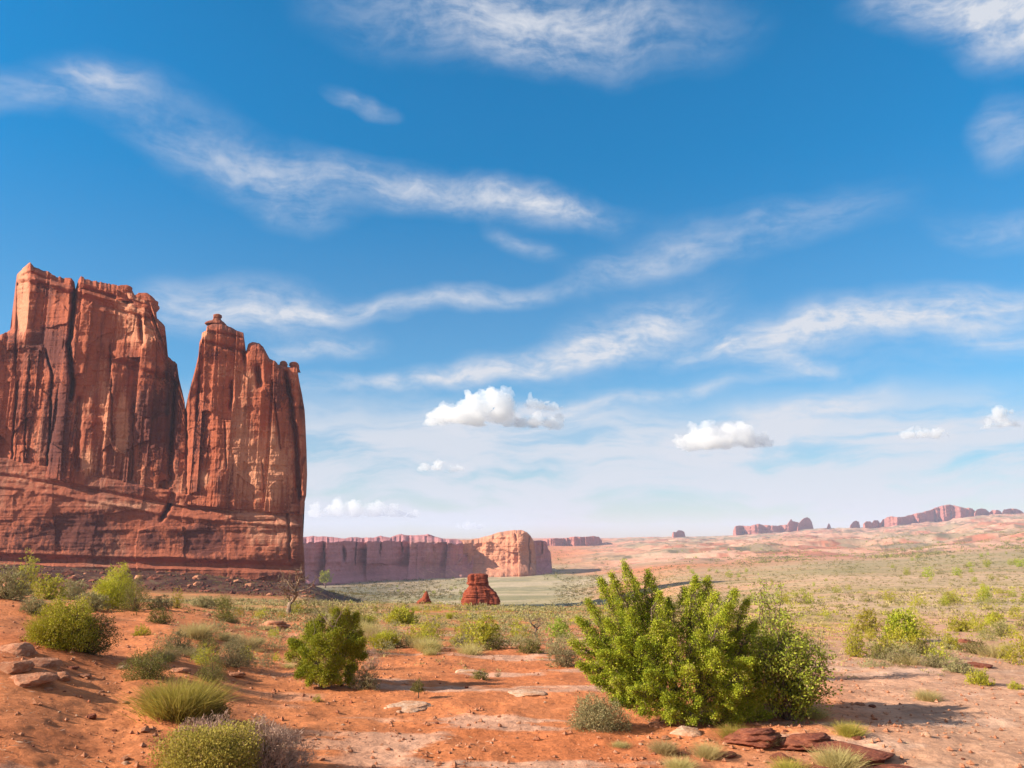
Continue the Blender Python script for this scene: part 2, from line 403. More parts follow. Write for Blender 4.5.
ground = link('ground', mesh_from('ground', np.stack([GX, GY, GZ], -1).reshape(-1, 3), grid_faces(len(rad), len(azs), True)[:, ::-1], True,
              {'albedo': GC.reshape(-1, 3)}), ground_m)
ground['kind'] = 'structure'

# ------------------------------------------------------------------ sandstone walls
def cellh(a, b, k=0): return _h(np.floor(a).astype(np.int64), np.floor(b).astype(np.int64), k)
def blobs(lst):
    """stains and painted sunlight: (px, row, half width, half height, amount)"""
    def f(PX, row):
        v = 0
        for x, y, a, b, m in lst: v = v + m * np.exp(-((PX - x) / a) ** 2 - ((row - y) / b) ** 2)
        return v
    return f
def wall(name, mat, px0, px1, nu, nv, Yc, top, base, T, disp, parent=None, origin=(0, 0, 0), jit=0.0, rnd=7.0, seed=0.0, nb=6, edge=None, stain_sun=None):
    """a closed body of rock: front, top and back; its skyline follows top(px); disp(X,Z,px,row) moves the front along the depth"""
    px = np.linspace(px0, px1, nu); s = np.linspace(-1, 1, nu)
    end = (1 - np.abs(s) ** rnd) ** (1 / rnd)
    tp = np.interp(px, *zip(*top)); bs = np.interp(px, *zip(*base)); yc = np.interp(px, *zip(*Yc))
    if jit:
        tp = tp + jit * (fbm(px / 9.0, seed, 1., 4) + .8 * np.round(2.2 * fbm(px / 6.0, seed + 3, 2., 2)) / 2.2 + .7 * (cellh((px + 5 * fbm(px / 11, seed, 4., 2)) / 4.5, 0 * px, int(seed)) - .5) + 1.1 * (cellh((px + 6 * fbm(px / 16, seed, 5., 2)) / 10.5, 0 * px, int(seed) + 1) - .5))
    wv = np.linspace(0, 1, nv)[:, None] ** 0.9
    row = bs + (tp - bs) * wv
    PX = np.broadcast_to(px, row.shape).copy()
    if edge is not None: PX = PX + edge(PX, row, np.broadcast_to(s, row.shape))
    Yf = np.broadcast_to(yc + T * .5 * (1 - end), row.shape)
    P = at(PX, row, Yf)
    d = disp(P[..., 0], P[..., 2], PX, row)
    roundtop = T * 0.10 * np.maximum(0, (wv - .965) / .035) ** 2
    front = at(PX, row, Yf + d * np.maximum(end, .15) + roundtop)
    # top and back follow behind
    bk = []
    yb = yc + T * .5 * (1 + end)
    tpx = PX[-1]
    for k in range(1, nb + 1):
        t = k / nb
        P2 = front[-1] * 1.0
        P2 = P2 + (at(tpx, tp, yb) - P2) * t
        P2[:, 2] = front[-1][:, 2] - T * .10 * t * t
        bk.append(P2)
    for k in range(1, 5):
        P2 = bk[nb - 1].copy(); zb = front[0][:, 2]
        P2[:, 2] = P2[:, 2] + (zb - P2[:, 2]) * k / 4; bk.append(P2)
    V_ = np.concatenate([front, np.stack(bk)], 0) - np.asarray(origin)
    at_ = None
    if stain_sun is not None:
        sa = np.zeros(V_.shape[:2]); sa[:nv] = 1.8 * stain_sun(PX, row); sa[nv:] = sa[nv - 1]; at_ = {'stain_sun': sa.ravel()}
    me = mesh_from(name, V_.reshape(-1, 3), grid_faces(V_.shape[0], nu), True, at_)
    return link(name, me, mat, parent)

def cracks(lines):
    """narrow clefts along pixel polylines: (points, half width px, depth m)"""
    def f(PX, row):
        d = np.zeros_like(PX)
        for pts, hw, dep in lines:
            rr = np.array([p[1] for p in pts]); xx = np.array([p[0] for p in pts])
            xc = np.interp(row, rr, xx) + 1.2 * fbm(row / 7.0, xx[0], 3., 3)
            m = sstep(rr[0] - 4, rr[0] + 6, row) * sstep(rr[-1] + 4, rr[-1] - 6, row)
            d = d + dep * m * np.exp(-((PX - xc) / hw) ** 2)
        return d
    return f
def slabs(X, Z, w_, h_, sd):
    xw = X + .35 * w_ * fbm(X / (2 * w_), Z / (3 * h_), sd, 3)
    off = cellh(xw / w_, 0 * xw, int(sd)) * 3
    return cellh(xw / w_, Z / h_ + off + .25 * fbm(X / w_, Z / h_, sd + 2, 2), int(sd) + 1)

def tilts(X, Z, w_, h_, sd):
    """slabs of rock that face a little more to one side or the other"""
    xw = (X + .35 * w_ * fbm(X / (2 * w_), Z / (3 * h_), sd, 3)) / w_
    hz = Z / h_ + cellh(xw, 0 * xw, int(sd)) * 3 + .3 * fbm(xw, Z / h_, sd + 2, 2)
    return (xw - np.floor(xw) - .5) * (2 * cellh(xw, hz, int(sd) + 4) - .8)
def organ_disp(cr, sd, flute=1.0, lower=False):
    cf = cracks(cr)
    def f(X, Z, PX, row):
        d = 0
        d = d - flute * 3.0 * fbm(X / 22, Z / 210, sd, 3) - 3.5 * fbm(X / 45, Z / 60, sd + 9, 3)
        d = d - flute * 1.0 * fbm(X / 5.0, Z / 80, sd + 1, 3)
        d = d - flute * 3.0 * slabs(X, Z, 12, 40, sd + 2) - flute * .8 * slabs(X, Z, 4, 16, sd + 5)
        d = d + 5.0 * tilts(X, Z, 17, 45, sd + 3) + 1.2 * tilts(X, Z, 6.5, 20, sd + 4)
        d = d + .8 * fbm(X / 40, Z / 3.2, sd + 7, 4) + .8 * fbm(X / 5, Z / 7, sd + 8, 5, .6)
        return d + cf(PX, row)
    return f
rock_red = rock_mat('red_sandstone', (.36, .092, .041), (.070, .021, .020), (.62, .28, .155), 1.0, .75, .5)
rock_base = rock_mat('banded_sandstone', (.34, .094, .046), (.080, .025, .022), (.58, .27, .16), 1.3, .6, .55)

YC = [(-150, 394), (0, 394), (303, 390)]
org = at(150, 567, 392)
cliff = empty('sandstone_cliff', org)
tag(cliff, 'huge dark red sandstone cliff with a split tower rising left of the desert plain', 'cliff')
left_top = [(-150, 352), (-60, 350), (0, 336), (10, 331), (14.5, 322), (16, 300), (16.4, 277), (22, 270), (30, 264), (38, 267), (46, 271), (58, 276), (72, 280), (74.5, 283),
            (75.5, 291), (78, 282), (81, 278), (95, 281), (119, 285.5), (121, 290), (126, 290), (132, 290), (134, 294), (150, 298), (156, 303), (156.8, 318), (162, 322), (165, 327), (167, 345),
            (168, 356), (174, 361), (177, 364), (179, 378), (182, 390), (185, 404), (188, 470), (192, 500)]
ledge = [(-150, 432), (0, 455), (80, 470), (150, 485), (185, 492), (260, 499), (310, 503)]
lc = [([(77, 276), (72, 320), (69, 350), (73, 380), (71, 400)], 2.0, 13), ([(79, 395), (78, 430), (76, 470)], 2.6, 4), ([(18, 380), (14, 420), (12, 462)], .9, 3),
      ([(46, 350), (52, 375), (50, 420), (47, 470)], 1.0, 4), ([(30, 360), (27, 400), (24, 470)], .8, 2.5), ([(122, 285), (128, 305)], 2.5, 5),
      ([(140, 316), (143, 345)], 2.0, 5), ([(110, 345), (112, 440)], .8, 2), ([(135, 400), (132, 480)], 1.0, 2.5), ([(176, 380), (170, 485)], 2.2, 6)]
ld0 = organ_disp(lc, 31.)
def ldisp(X, Z, PX, row):
    d = ld0(X, Z, PX, row)
    # the upper left block turns a narrow lit side to the left
    d = d + np.clip(31 - PX - .06 * (row - 264), 0, 40) * 0.9 * sstep(345, 325, row) * sstep(8, 14, PX + 6)
    # overhanging dark lip running down to the right
    lip = np.interp(PX, [60, 110, 180], [338, 356, 381]); d = d - 2.2 * np.exp(-((row - lip + 3) / 4.0) ** 2) * sstep(100, 115, PX) + 1.8 * np.exp(-((row - lip - 3) / 2.5) ** 2) * sstep(100, 115, PX)
    lip2 = np.interp(PX, [16, 160], [276, 318]); d = d + 2.5 * np.exp(-((row - lip2 - 4) / 2.5) ** 2)
    lip3 = np.interp(PX, [16, 75], [328, 340]); d = d - 1.8 * sstep(lip3 - 6, lip3 + 4, row)
    rel = row - np.interp(PX, [14, 30, 150, 185], [268, 264, 298, 400])
    d = d + sstep(34, 14, rel) * (2.6 * fbm(rel / 4.5, X / 45, 71., 3)) + 3.0 * np.exp(-((rel - 9) / 2.0) ** 2) * sstep(20, 24, PX) * sstep(165, 150, PX)
    # pale scar
    d = d + 1.5 * np.exp(-((PX - 122) / 7) ** 2 - ((row - 425) / 28) ** 2)
    return d
wall('cliff_wall', rock_red, -150, 192, 620, 420, YC, left_top, [(x, y + 14) for x, y in ledge], 60, ldisp, cliff, org, 1.5, 16, 4.0, stain_sun=blobs([(23, 305, 6, 40, -1.0), (8, 350, 12, 30, .25), (48, 345, 26, 22, .55), (58, 430, 16, 50, .55), (28, 420, 8, 60, .3), (122, 425, 7, 30, -1.0), (105, 410, 5, 50, -.35), (152, 425, 20, 45, .55), (128, 305, 22, 20, -.45), (142, 335, 22, 14, -.5), (90, 395, 14, 50, -.15), (88, 463, 7, 14, -.7), (45, 290, 14, 10, .3), (105, 290, 14, 10, .2), (174, 400, 8, 60, .4)]))  # varnish and scars; first pale blob paints sunlight on the left side
tow_top = [(183, 420), (185.5, 408), (188, 396), (192, 380), (196, 366), (198.5, 355), (199.5, 341), (201.5, 339), (202, 333), (206, 331), (207, 326), (212, 324), (222, 323.5), (226, 325), (233, 329),
           (235, 330), (243.5, 332), (244.5, 340), (246, 351), (248, 344), (252, 341.5), (259, 342), (263, 346), (266, 352), (270, 358), (274, 361), (278, 365), (284, 367), (292, 368), (297, 368), (299, 380),
           (301.5, 396), (303, 410)]
tc_ = [([(181, 400), (183, 440), (180, 500)], 3.0, 14), ([(258, 366), (260, 386)], 3.0, 6), ([(285, 370), (291, 400), (296, 440), (300, 500)], 2.2, 7), ([(200, 370), (196, 420)], 1.5, 3),
       ([(232, 380), (231, 410)], 1.6, 3.5), ([(243, 350), (245, 362)], 2, 5), ([(225, 420), (226, 470)], .8, 1.5), ([(262, 460), (264, 495)], .7, 1.5), ([(275, 400), (280, 450)], .9, 2)]
td0 = organ_disp(tc_, 47., .8)
def tdisp(X, Z, PX, row):
    d = td0(X, Z, PX, row)
    d = d + 2.0 * np.exp(-((row - np.interp(PX, [200, 245], [341, 352])) / 2.0) ** 2) * sstep(250, 245, PX)
    d = d + 1.2 * np.exp(-((row - np.interp(PX, [200, 245], [330, 338])) / 1.2) ** 2) * sstep(250, 245, PX)
    return d
def tedge(PX, row, s):
    # bulging right side of the tower
    k = sstep(.0, 1.0, s)
    return k * np.interp(row, [360, 380, 400, 420, 450, 475, 495, 505, 520], [0, 0, 1, 2.3, 3.6, 4.2, 3.3, 1.0, 0.5])
wall('tower', rock_red, 183, 303, 330, 420, [(183, 389.5), (303, 385)], tow_top, [(x, y + 12) for x, y in ledge], 46, tdisp, cliff, org, 1.0, 9, 9.0, edge=tedge, stain_sun=blobs([(262, 470, 42, 40, -.50), (240, 420, 10, 50, -.35), (270, 430, 8, 60, -.3), (222, 372, 18, 10, -.3), (205, 335, 8, 8, -.5), (202, 440, 12, 60, .35), (275, 395, 14, 26, .55), (215, 355, 14, 8, .3), (203, 478, 7, 10, -.8), (252, 380, 8, 12, -.4)]))
bc = [([(177, 478), (170, 505), (161, 520)], 2.2, 8), ([(287, 500), (289, 540), (290, 562)], 1.3, 3), ([(60, 470), (66, 482)], 2, 2)]
bcf = cracks(bc)
def bdisp(X, Z, PX, row):
    d = -2.2 * fbm(X / 50, Z / 9, 61., 4) - 1.6 * fbm(X / 25, Z / 25, 62., 4) - .35 * fbm(X / 60, Z / 1.6, 63., 4) + .5 * fbm(X / 3.5, Z / 3.5, 64., 4)
    for off, amp in ((33, 1.8), (52, -1.2)):
        lr = np.interp(PX, *zip(*ledge)) * .86 + 75 * .98 + off * .55 - 8
        d = d + amp * np.exp(-((row - lr) / 2.2) ** 2)
    under = np.interp(PX, [-150, 0, 303], [552, 557, 566])
    d = d + 3.5 * sstep(under - 5, under + 1, row) - 5.0 * sstep(under + 3, under + 7, row)
    d = d - 1.3 * slabs(X, Z, 22, 14, 66.)
    return d + bcf(PX, row)
def bedge(PX, row, s):
    return sstep(.6, 1.0, s) * np.interp(row, [495, 503, 515, 530, 560, 585], [2.0, 0.8, -1.0, -1.2, 0.5, 1.5])
wall('cliff_base', rock_base, -150, 304, 640, 260, [(x, y - 4.5) for x, y in YC], ledge, [(-150, 590), (303, 596)], 62, bdisp, cliff, org, .25, 24, 14.0, edge=bedge, stain_sun=blobs([(78, 532, 32, 20, .75), (15, 540, 30, 20, .3), (150, 540, 14, 10, .5), (205, 540, 24, 18, .75), (135, 488, 14, 10, .4), (265, 535, 30, 16, -.4), (250, 515, 40, 8, -.4), (110, 505, 60, 5, -.45), (40, 480, 50, 14, -.25), (140, 508, 10, 4, -.4), (290, 530, 10, 40, -.2)]))

# ------------------------------------------------------------------ stones
def rock_mesh(name, sub, seed, flat=.6, facets=9, rough=.12, layered=0.0):
    bm = bmesh.new(); bmesh.ops.create_icosphere(bm, subdivisions=sub, radius=1.0)
    rr = np.random.default_rng(seed)
    v = np.array([x.co[:] for x in bm.verts])
    for _ in range(facets):
        n = rr.normal(size=3); n /= np.linalg.norm(n); h = rr.uniform(.55, .85)
        dd = v @ n - h; v = v - np.maximum(dd, 0)[:, None] * n
    nn = v / np.linalg.norm(v, axis=1)[:, None]
    s = seed * 3.7
    v = v + nn * (rough * fbm(v[:, 0] * 2 + s, v[:, 1] * 2, v[:, 2] * 2 + 50, 4))[:, None]
    if layered:
        lz = np.round(v[:, 2] * 4.5 + .6 * fbm(v[:, 0] * 2 + s, v[:, 1] * 2, 0, 2)); v[:, :2] *= (1 + layered * (cellh(lz, lz * 0 + seed) - .5))[:, None]
    v[:, 2] *= flat
    for x, c in zip(bm.verts, v): x.co = c
    me = bpy.data.meshes.new(name); bm.to_mesh(me); bm.free()
    me.polygons.foreach_set('use_smooth', np.full(len(me.polygons), sub >= 4))
    return me
def stone_mat(name, a, b, c, sc=6.0):
    M = MatB(name)
    n = M.noise(M.pos(), sc * .4, 6, .65); n2 = M.noise(M.pos((1, 1, 4)), sc, 6, .7)
    col = M.mix(M.ramp(n, .4, .62), a, b); col = M.mix(M.ramp(n2, .5, .7, 0, .7), col, c)
    M.bump(M.math('ADD', n2, n), .7, .08); return M.done(col)
st_pale = stone_mat('pale_slickrock', (.60, .38, .25), (.52, .26, .14), (.68, .50, .37))
st_red = stone_mat('red_ledge_rock', (.27, .085, .045), (.17, .05, .032), (.40, .17, .10))
st_mid = stone_mat('weathered_sandstone', (.48, .215, .115), (.37, .135, .065), (.56, .34, .23))
rk_p = [rock_mesh('stone', 3, 100 + i, .55, 9, .15) for i in range(4)]
slab_p = [rock_mesh('slab', 4, 120 + i, .28, 12, .16, .22) for i in range(4)]
ledge_p = [rock_mesh('ledge', 5, 140 + i, .5, 14, .2, .25) for i in range(3)]
def place_rock(name, proto, mat, px, row, wpx, asp=1.0, tall=1.0, label=None, cat='rock', group=None, rz=None, sink=.3, rnd=random):
    p = ground_hit(px, row)
    if p is None: return None
    s = wpx * p[1] / 812 / 2
    me = proto
    o = bpy.data.objects.new(name, me); COL.objects.link(o)
    if len(me.materials) == 0: me.materials.append(mat)
    o.material_slots[0].link = 'OBJECT'; o.material_slots[0].material = mat
    o.scale = (s, s * asp, s * tall); ti_ = 0 if name == 'rock_slab' else .08
    o.rotation_euler = (rnd.uniform(-ti_, ti_), rnd.uniform(-ti_, ti_), rnd.uniform(-.4, .4) if rz is None else rz)
    zs = max(abs(v.co.z) for v in list(me.vertices)[::7]) * s * tall
    o.location = (p[0], p[1] + s * asp * .6, float(terrain(p[0], p[1] + s * asp * .6)) + zs * (1 - 2 * sink))
    return tag(o, label, cat, group)

# ------------------------------------------------------------------ lofted rocks: knobs, buttes, spires
def loft(name, mat, prof, Y, parent=None, origin=None, deep=.75, nr=60, ns=64, seed=0., amp=.06, bed=.05, expo=3.0, skew=0.0):
    rows = np.array([p[0] for p in prof], float); Ls = np.array([p[1] for p in prof]); Rs = np.array([p[2] for p in prof])
    rr = np.linspace(rows[0], rows[-1], nr)
    Lr, Rr = np.interp(-rr, -rows, Ls), np.interp(-rr, -rows, Rs)
    a = np.linspace(0, 2 * np.pi, ns, endpoint=False)
    ca, sa = np.cos(a), np.sin(a)
    k = (np.abs(ca) ** expo + np.abs(sa) ** expo) ** (-1 / expo)
    pl, pr = at(Lr, rr, Y), at(Rr, rr, Y)
    cx, hx, z = (pl[:, 0] + pr[:, 0]) / 2, (pr[:, 0] - pl[:, 0]) / 2, pl[:, 2]
    W = hx.max(); Hh = z.max() - z.min()
    A, Zr = np.meshgrid(a, z)
    nz = fbm(np.cos(A) * 1.6 + seed, np.sin(A) * 1.6, (Zr - z.min()) / Hh * 2.2, 4) * amp * 2 + fbm(np.cos(A) * .4 + seed, (Zr - z.min()) / Hh * 11, 5., 4, .65) * bed * 2 - .17 * (cellh(A * 2.4 + seed + .4 * fbm(A * 2, Zr / Hh * 3, 8., 2), Zr / Hh * 5, 3) - .5) - .10 * np.exp(-(fbm(A * 1.8 + seed, Zr / Hh * .6, 9., 2) / .05) ** 2)
    sc = 1 + nz
    X = cx[:, None] + hx[:, None] * k * ca * sc; Yy = Y + deep * hx[:, None] * k * sa * sc + skew * (Zr - z.min())
    V_ = np.stack([X, Yy, np.broadcast_to(z[:, None], X.shape)], -1)
    top = V_[-1].mean(0) + np.array([0, 0, Hh * .012])
    V2 = np.concatenate([V_.reshape(-1, 3), top[None]], 0)
    f = grid_faces(nr, ns, True)
    t0 = (nr - 1) * ns; idx = np.arange(ns)
    cap = np.stack([t0 + idx, t0 + (idx + 1) % ns, np.full(ns, nr * ns), np.full(ns, nr * ns)], -1)
    base = V_[0].mean(0) if origin is None else np.asarray(origin)
    me = bpy.data.meshes.new(name)
    faces = [tuple(q) for q in f.tolist()] + [(q[0], q[1], q[2]) for q in cap.tolist()]
    me.from_pydata((V2 - base).tolist(), [], faces); me.polygons.foreach_set('use_smooth', np.full(len(me.polygons), True)); me.update()
    o = link(name, me, mat, parent)
    if parent is None: o.location = base
    return o
knob_y = 392
loft('cap_rock', rock_red, [(325, 206, 226), (323.5, 206.5, 225), (322, 209, 223), (320.5, 213, 221.5), (318.5, 214, 220.5), (317.5, 213.4, 221.6), (315.2, 214, 221.4), (314, 216, 219.5)], knob_y + 14, cliff, org, seed=3.)
loft('knob', rock_red, [(370, 279, 288), (366, 280, 287), (364.5, 279.6, 287.4), (362, 280.5, 286.5), (361, 282, 285)], knob_y + 12, cliff, org, seed=5.)
loft('knob', rock_red, [(372, 289, 300), (367, 290.5, 298.5), (366, 289.3, 298.8), (363.2, 290, 298), (362, 292, 296)], knob_y + 11, cliff, org, seed=7.)

for yy, pr_ in ((393, [(302, 117, 131.5), (296, 117.5, 132.6), (290, 118, 132), (287, 119, 131), (285.4, 121.5, 128.5)]),
                (392.5, [(316, 138, 153), (310, 136, 156.5), (305, 134.5, 157.8), (301, 135, 156), (297, 136.5, 152), (293.5, 139, 148.5)])):
    loft('cap_rock', rock_red, pr_, yy, cliff, org, deep=.55, nr=50, ns=90, seed=yy * 1.3, amp=.10, bed=.10, expo=4.0)
rock_butte = rock_mat('butte_sandstone', (.27, .058, .026), (.08, .018, .013), (.40, .12, .06), .35, .8, .9)
b = loft('sandstone_butte', rock_butte, [(608, 461, 499.5), (603, 463, 498.5), (598, 464, 497.5), (595, 465, 496.5), (592, 467, 494.5), (589, 468, 492), (586.5, 469.2, 489), (585.2, 469.4, 488), (584.2, 467.2, 487.6), (581, 467, 487.5), (577, 467.3, 487), (574.8, 468.5, 486.4), (573.8, 471, 484.5)],
         208, seed=11., amp=.11, bed=.07, nr=150, ns=160, expo=4.5)
tag(b, 'small stepped dark red sandstone butte with a narrow block on top at valley edge', 'butte')
b = loft('rock_pinnacle', rock_butte, [(604, 416, 432), (600, 419, 430), (597, 422.5, 429), (594, 424, 428.2), (591.5, 425.4, 427.2)], 205, seed=13., expo=2.2, amp=.2, bed=.12)
tag(b, 'tiny pointed red rock pinnacle left of the stepped butte', 'pinnacle')

# ------------------------------------------------------------------ the mesa across the valley
rock_mesa_shade = rock_mat('mesa_sandstone_shade', (.47, .19, .185), (.25, .095, .11), (.70, .38, .24), 3.0, .5, .6)  # mesa rock with the mauve of its shaded faces put into the colour
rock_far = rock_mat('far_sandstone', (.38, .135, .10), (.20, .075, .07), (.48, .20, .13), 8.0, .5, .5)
mo = at(430, 576, 1150)
mesa = empty('mesa', mo); tag(mesa, 'long flat topped pink and purple mesa closing the far side of the green valley', 'mesa')
def mesa_disp(sd, cr, cap, capd, A=1.0):
    cf = cracks(cr)
    def f(X, Z, PX, row):
        d = -A * 50 * fbm(X / 75, Z / 160, sd, 4) + A * 34 * tilts(X, Z, 48, 60, sd + 6) - A * 3 * (1 - 2 * np.abs(fbm(X / 16, Z / 200, sd + 1, 3)))
        d = d - A * 4 * slabs(X, Z, 22, 60, sd + 2) + 3 * fbm(X / 200, Z / 7, sd + 3, 4) + 3.0 * fbm(X / 9, Z / 9, sd + 4, 4)
        cr_ = cap(PX) + 1.6 * fbm(PX / 5, sd, 2., 3)
        d = d + capd * np.clip((cr_ - row) / 4.0, 0, 1.6) ** .8
        d = d - 34 * sstep(13, 0, np.interp(PX, [285, 553], [586, 574]) - row)
        return d + cf(PX, row)
    return f
mt = [(270, 534), (303, 537), (312, 536), (330, 537), (345, 538.2), (352, 537), (372, 538), (381, 536), (390, 537.5), (398, 534.6), (410, 535.6), (420, 535), (428, 534), (434, 536), (442, 538.5), (455, 539.5), (472, 540), (490, 540), (500, 541)]
mc = [([(343, 547), (344, 562)], 1.6, 16), ([(323, 542), (325, 566)], .7, 9), ([(381, 540), (380, 556)], .7, 12), ([(401, 540), (403, 554)], .8, 12), ([(357, 540), (355, 566)], .7, 10), ([(433, 546), (432, 554)], 1.6, 10)]
md = mesa_disp(81., mc, lambda p: np.interp(p, [285, 340, 400, 440, 500], [543, 541.5, 541, 543, 545]), 60)
wall('mesa_wall', rock_mesa_shade, 270, 500, 480, 150, [(270, 985), (300, 1020), (400, 1125), (470, 1200), (500, 1232)], mt, [(270, 606), (330, 596), (400, 588), (500, 582)], 160, md, mesa, mo, .5, 20, 21.)
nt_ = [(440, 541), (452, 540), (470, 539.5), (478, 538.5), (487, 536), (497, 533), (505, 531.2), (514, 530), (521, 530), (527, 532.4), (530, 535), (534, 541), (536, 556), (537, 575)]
rock_mesa_lit = rock_mat('mesa_sandstone_lit', (.52, .215, .120), (.28, .105, .07), (.64, .32, .19), 3.0, .4, .6)  # same mesa rock, sunlit orange of the nose put into the colour
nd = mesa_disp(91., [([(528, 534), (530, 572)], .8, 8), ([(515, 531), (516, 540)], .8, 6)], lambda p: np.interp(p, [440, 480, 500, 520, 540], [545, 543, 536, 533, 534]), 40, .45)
wall('mesa_nose', rock_mesa_lit, 440, 537, 300, 150, [(440, 1225), (470, 1213), (537, 1186)], nt_, [(440, 586), (537, 582)], 120, nd, mesa, mo, .3, 5, 23.)
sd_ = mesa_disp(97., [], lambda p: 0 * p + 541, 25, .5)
wall('mesa_shoulder', rock_mesa_shade, 528, 552.5, 90, 110, [(528, 1192), (536, 1215), (552, 1262)], [(528, 538), (534, 540.5), (541, 540), (545, 541), (547, 542.5), (548, 549), (550.5, 552), (551.5, 562), (552.5, 574)], [(528, 582), (552, 580)], 60, sd_, mesa, mo, .3, 5, 25.)

def far_ridge(name, label, cat, px0, px1, Y, top, base, seed, T=120, nu=160, nv=40, A=1.0, mat=None):
    d_ = lambda X, Z, PX, row: -A * 80 * (1 - 2 * np.abs(fbm(X / 110, Z / 900, seed, 3))) + A * 60 * slabs(X, Z, 90, 400, seed) - A * 14 * (1 - 2 * np.abs(fbm(X / 35, Z / 300, seed + 1, 3))) + 9 * fbm(X / 30, Z / 18, seed + 2, 3)
    o = wall(name, mat or rock_far, px0, px1, nu, nv, [(px0, Y), (px1, Y * 1.03)], top, base, T, d_, None, (0, 0, 0), .6, 4, seed)
    c = at((px0 + px1) / 2, np.interp((px0 + px1) / 2, *zip(*base)), Y)
    me = o.data
    n = len(me.vertices); v = np.empty(n * 3, np.float32); me.vertices.foreach_get('co', v)
    me.vertices.foreach_set('co', (v.reshape(-1, 3) - c).ravel().astype(np.float32)); me.update(); o.location = c
    return tag(o, label, cat)
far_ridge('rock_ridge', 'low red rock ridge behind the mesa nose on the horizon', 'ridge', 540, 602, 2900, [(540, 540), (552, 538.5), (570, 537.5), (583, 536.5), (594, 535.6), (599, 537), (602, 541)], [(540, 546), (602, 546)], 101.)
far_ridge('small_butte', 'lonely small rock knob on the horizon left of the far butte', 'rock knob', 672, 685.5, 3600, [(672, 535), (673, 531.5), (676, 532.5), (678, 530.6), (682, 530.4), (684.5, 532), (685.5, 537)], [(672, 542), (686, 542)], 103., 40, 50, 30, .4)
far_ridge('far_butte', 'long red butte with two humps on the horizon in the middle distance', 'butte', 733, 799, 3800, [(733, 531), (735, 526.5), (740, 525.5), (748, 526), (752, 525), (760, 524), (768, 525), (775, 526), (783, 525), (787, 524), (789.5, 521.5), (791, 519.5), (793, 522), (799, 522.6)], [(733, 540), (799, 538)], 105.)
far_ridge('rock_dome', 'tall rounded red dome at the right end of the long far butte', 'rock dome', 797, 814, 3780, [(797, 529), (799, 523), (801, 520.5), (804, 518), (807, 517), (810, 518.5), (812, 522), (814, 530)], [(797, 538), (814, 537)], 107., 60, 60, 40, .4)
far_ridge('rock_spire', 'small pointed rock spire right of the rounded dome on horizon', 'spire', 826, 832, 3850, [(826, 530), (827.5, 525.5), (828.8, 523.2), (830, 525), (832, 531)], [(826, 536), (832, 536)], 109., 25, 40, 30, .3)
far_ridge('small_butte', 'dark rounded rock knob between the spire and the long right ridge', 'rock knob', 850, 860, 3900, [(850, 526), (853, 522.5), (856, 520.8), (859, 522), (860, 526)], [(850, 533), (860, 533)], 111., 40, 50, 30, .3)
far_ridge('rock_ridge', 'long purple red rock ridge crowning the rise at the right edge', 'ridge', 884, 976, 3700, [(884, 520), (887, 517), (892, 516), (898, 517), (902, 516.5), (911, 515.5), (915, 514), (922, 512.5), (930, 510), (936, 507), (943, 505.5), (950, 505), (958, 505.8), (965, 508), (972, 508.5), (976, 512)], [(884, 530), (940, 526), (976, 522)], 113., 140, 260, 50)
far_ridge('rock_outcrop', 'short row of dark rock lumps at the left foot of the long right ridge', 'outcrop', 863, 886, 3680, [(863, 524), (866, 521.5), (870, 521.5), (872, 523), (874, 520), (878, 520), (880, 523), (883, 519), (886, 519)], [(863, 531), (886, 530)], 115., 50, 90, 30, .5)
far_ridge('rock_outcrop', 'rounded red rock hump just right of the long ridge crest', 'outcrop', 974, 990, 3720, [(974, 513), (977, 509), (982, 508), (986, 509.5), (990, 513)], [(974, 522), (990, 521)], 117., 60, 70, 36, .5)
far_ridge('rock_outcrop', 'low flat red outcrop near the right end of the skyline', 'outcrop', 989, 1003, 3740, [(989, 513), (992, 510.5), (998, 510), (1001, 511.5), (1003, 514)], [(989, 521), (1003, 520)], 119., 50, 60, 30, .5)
far_ridge('rock_outcrop', 'rightmost flat topped red outcrop on the skyline', 'outcrop', 1002, 1024, 3760, [(1002, 512), (1004, 509), (1010, 508), (1016, 508.5), (1020, 510), (1024, 513)], [(1002, 519), (1024, 518)], 121., 60, 80, 36, .5)

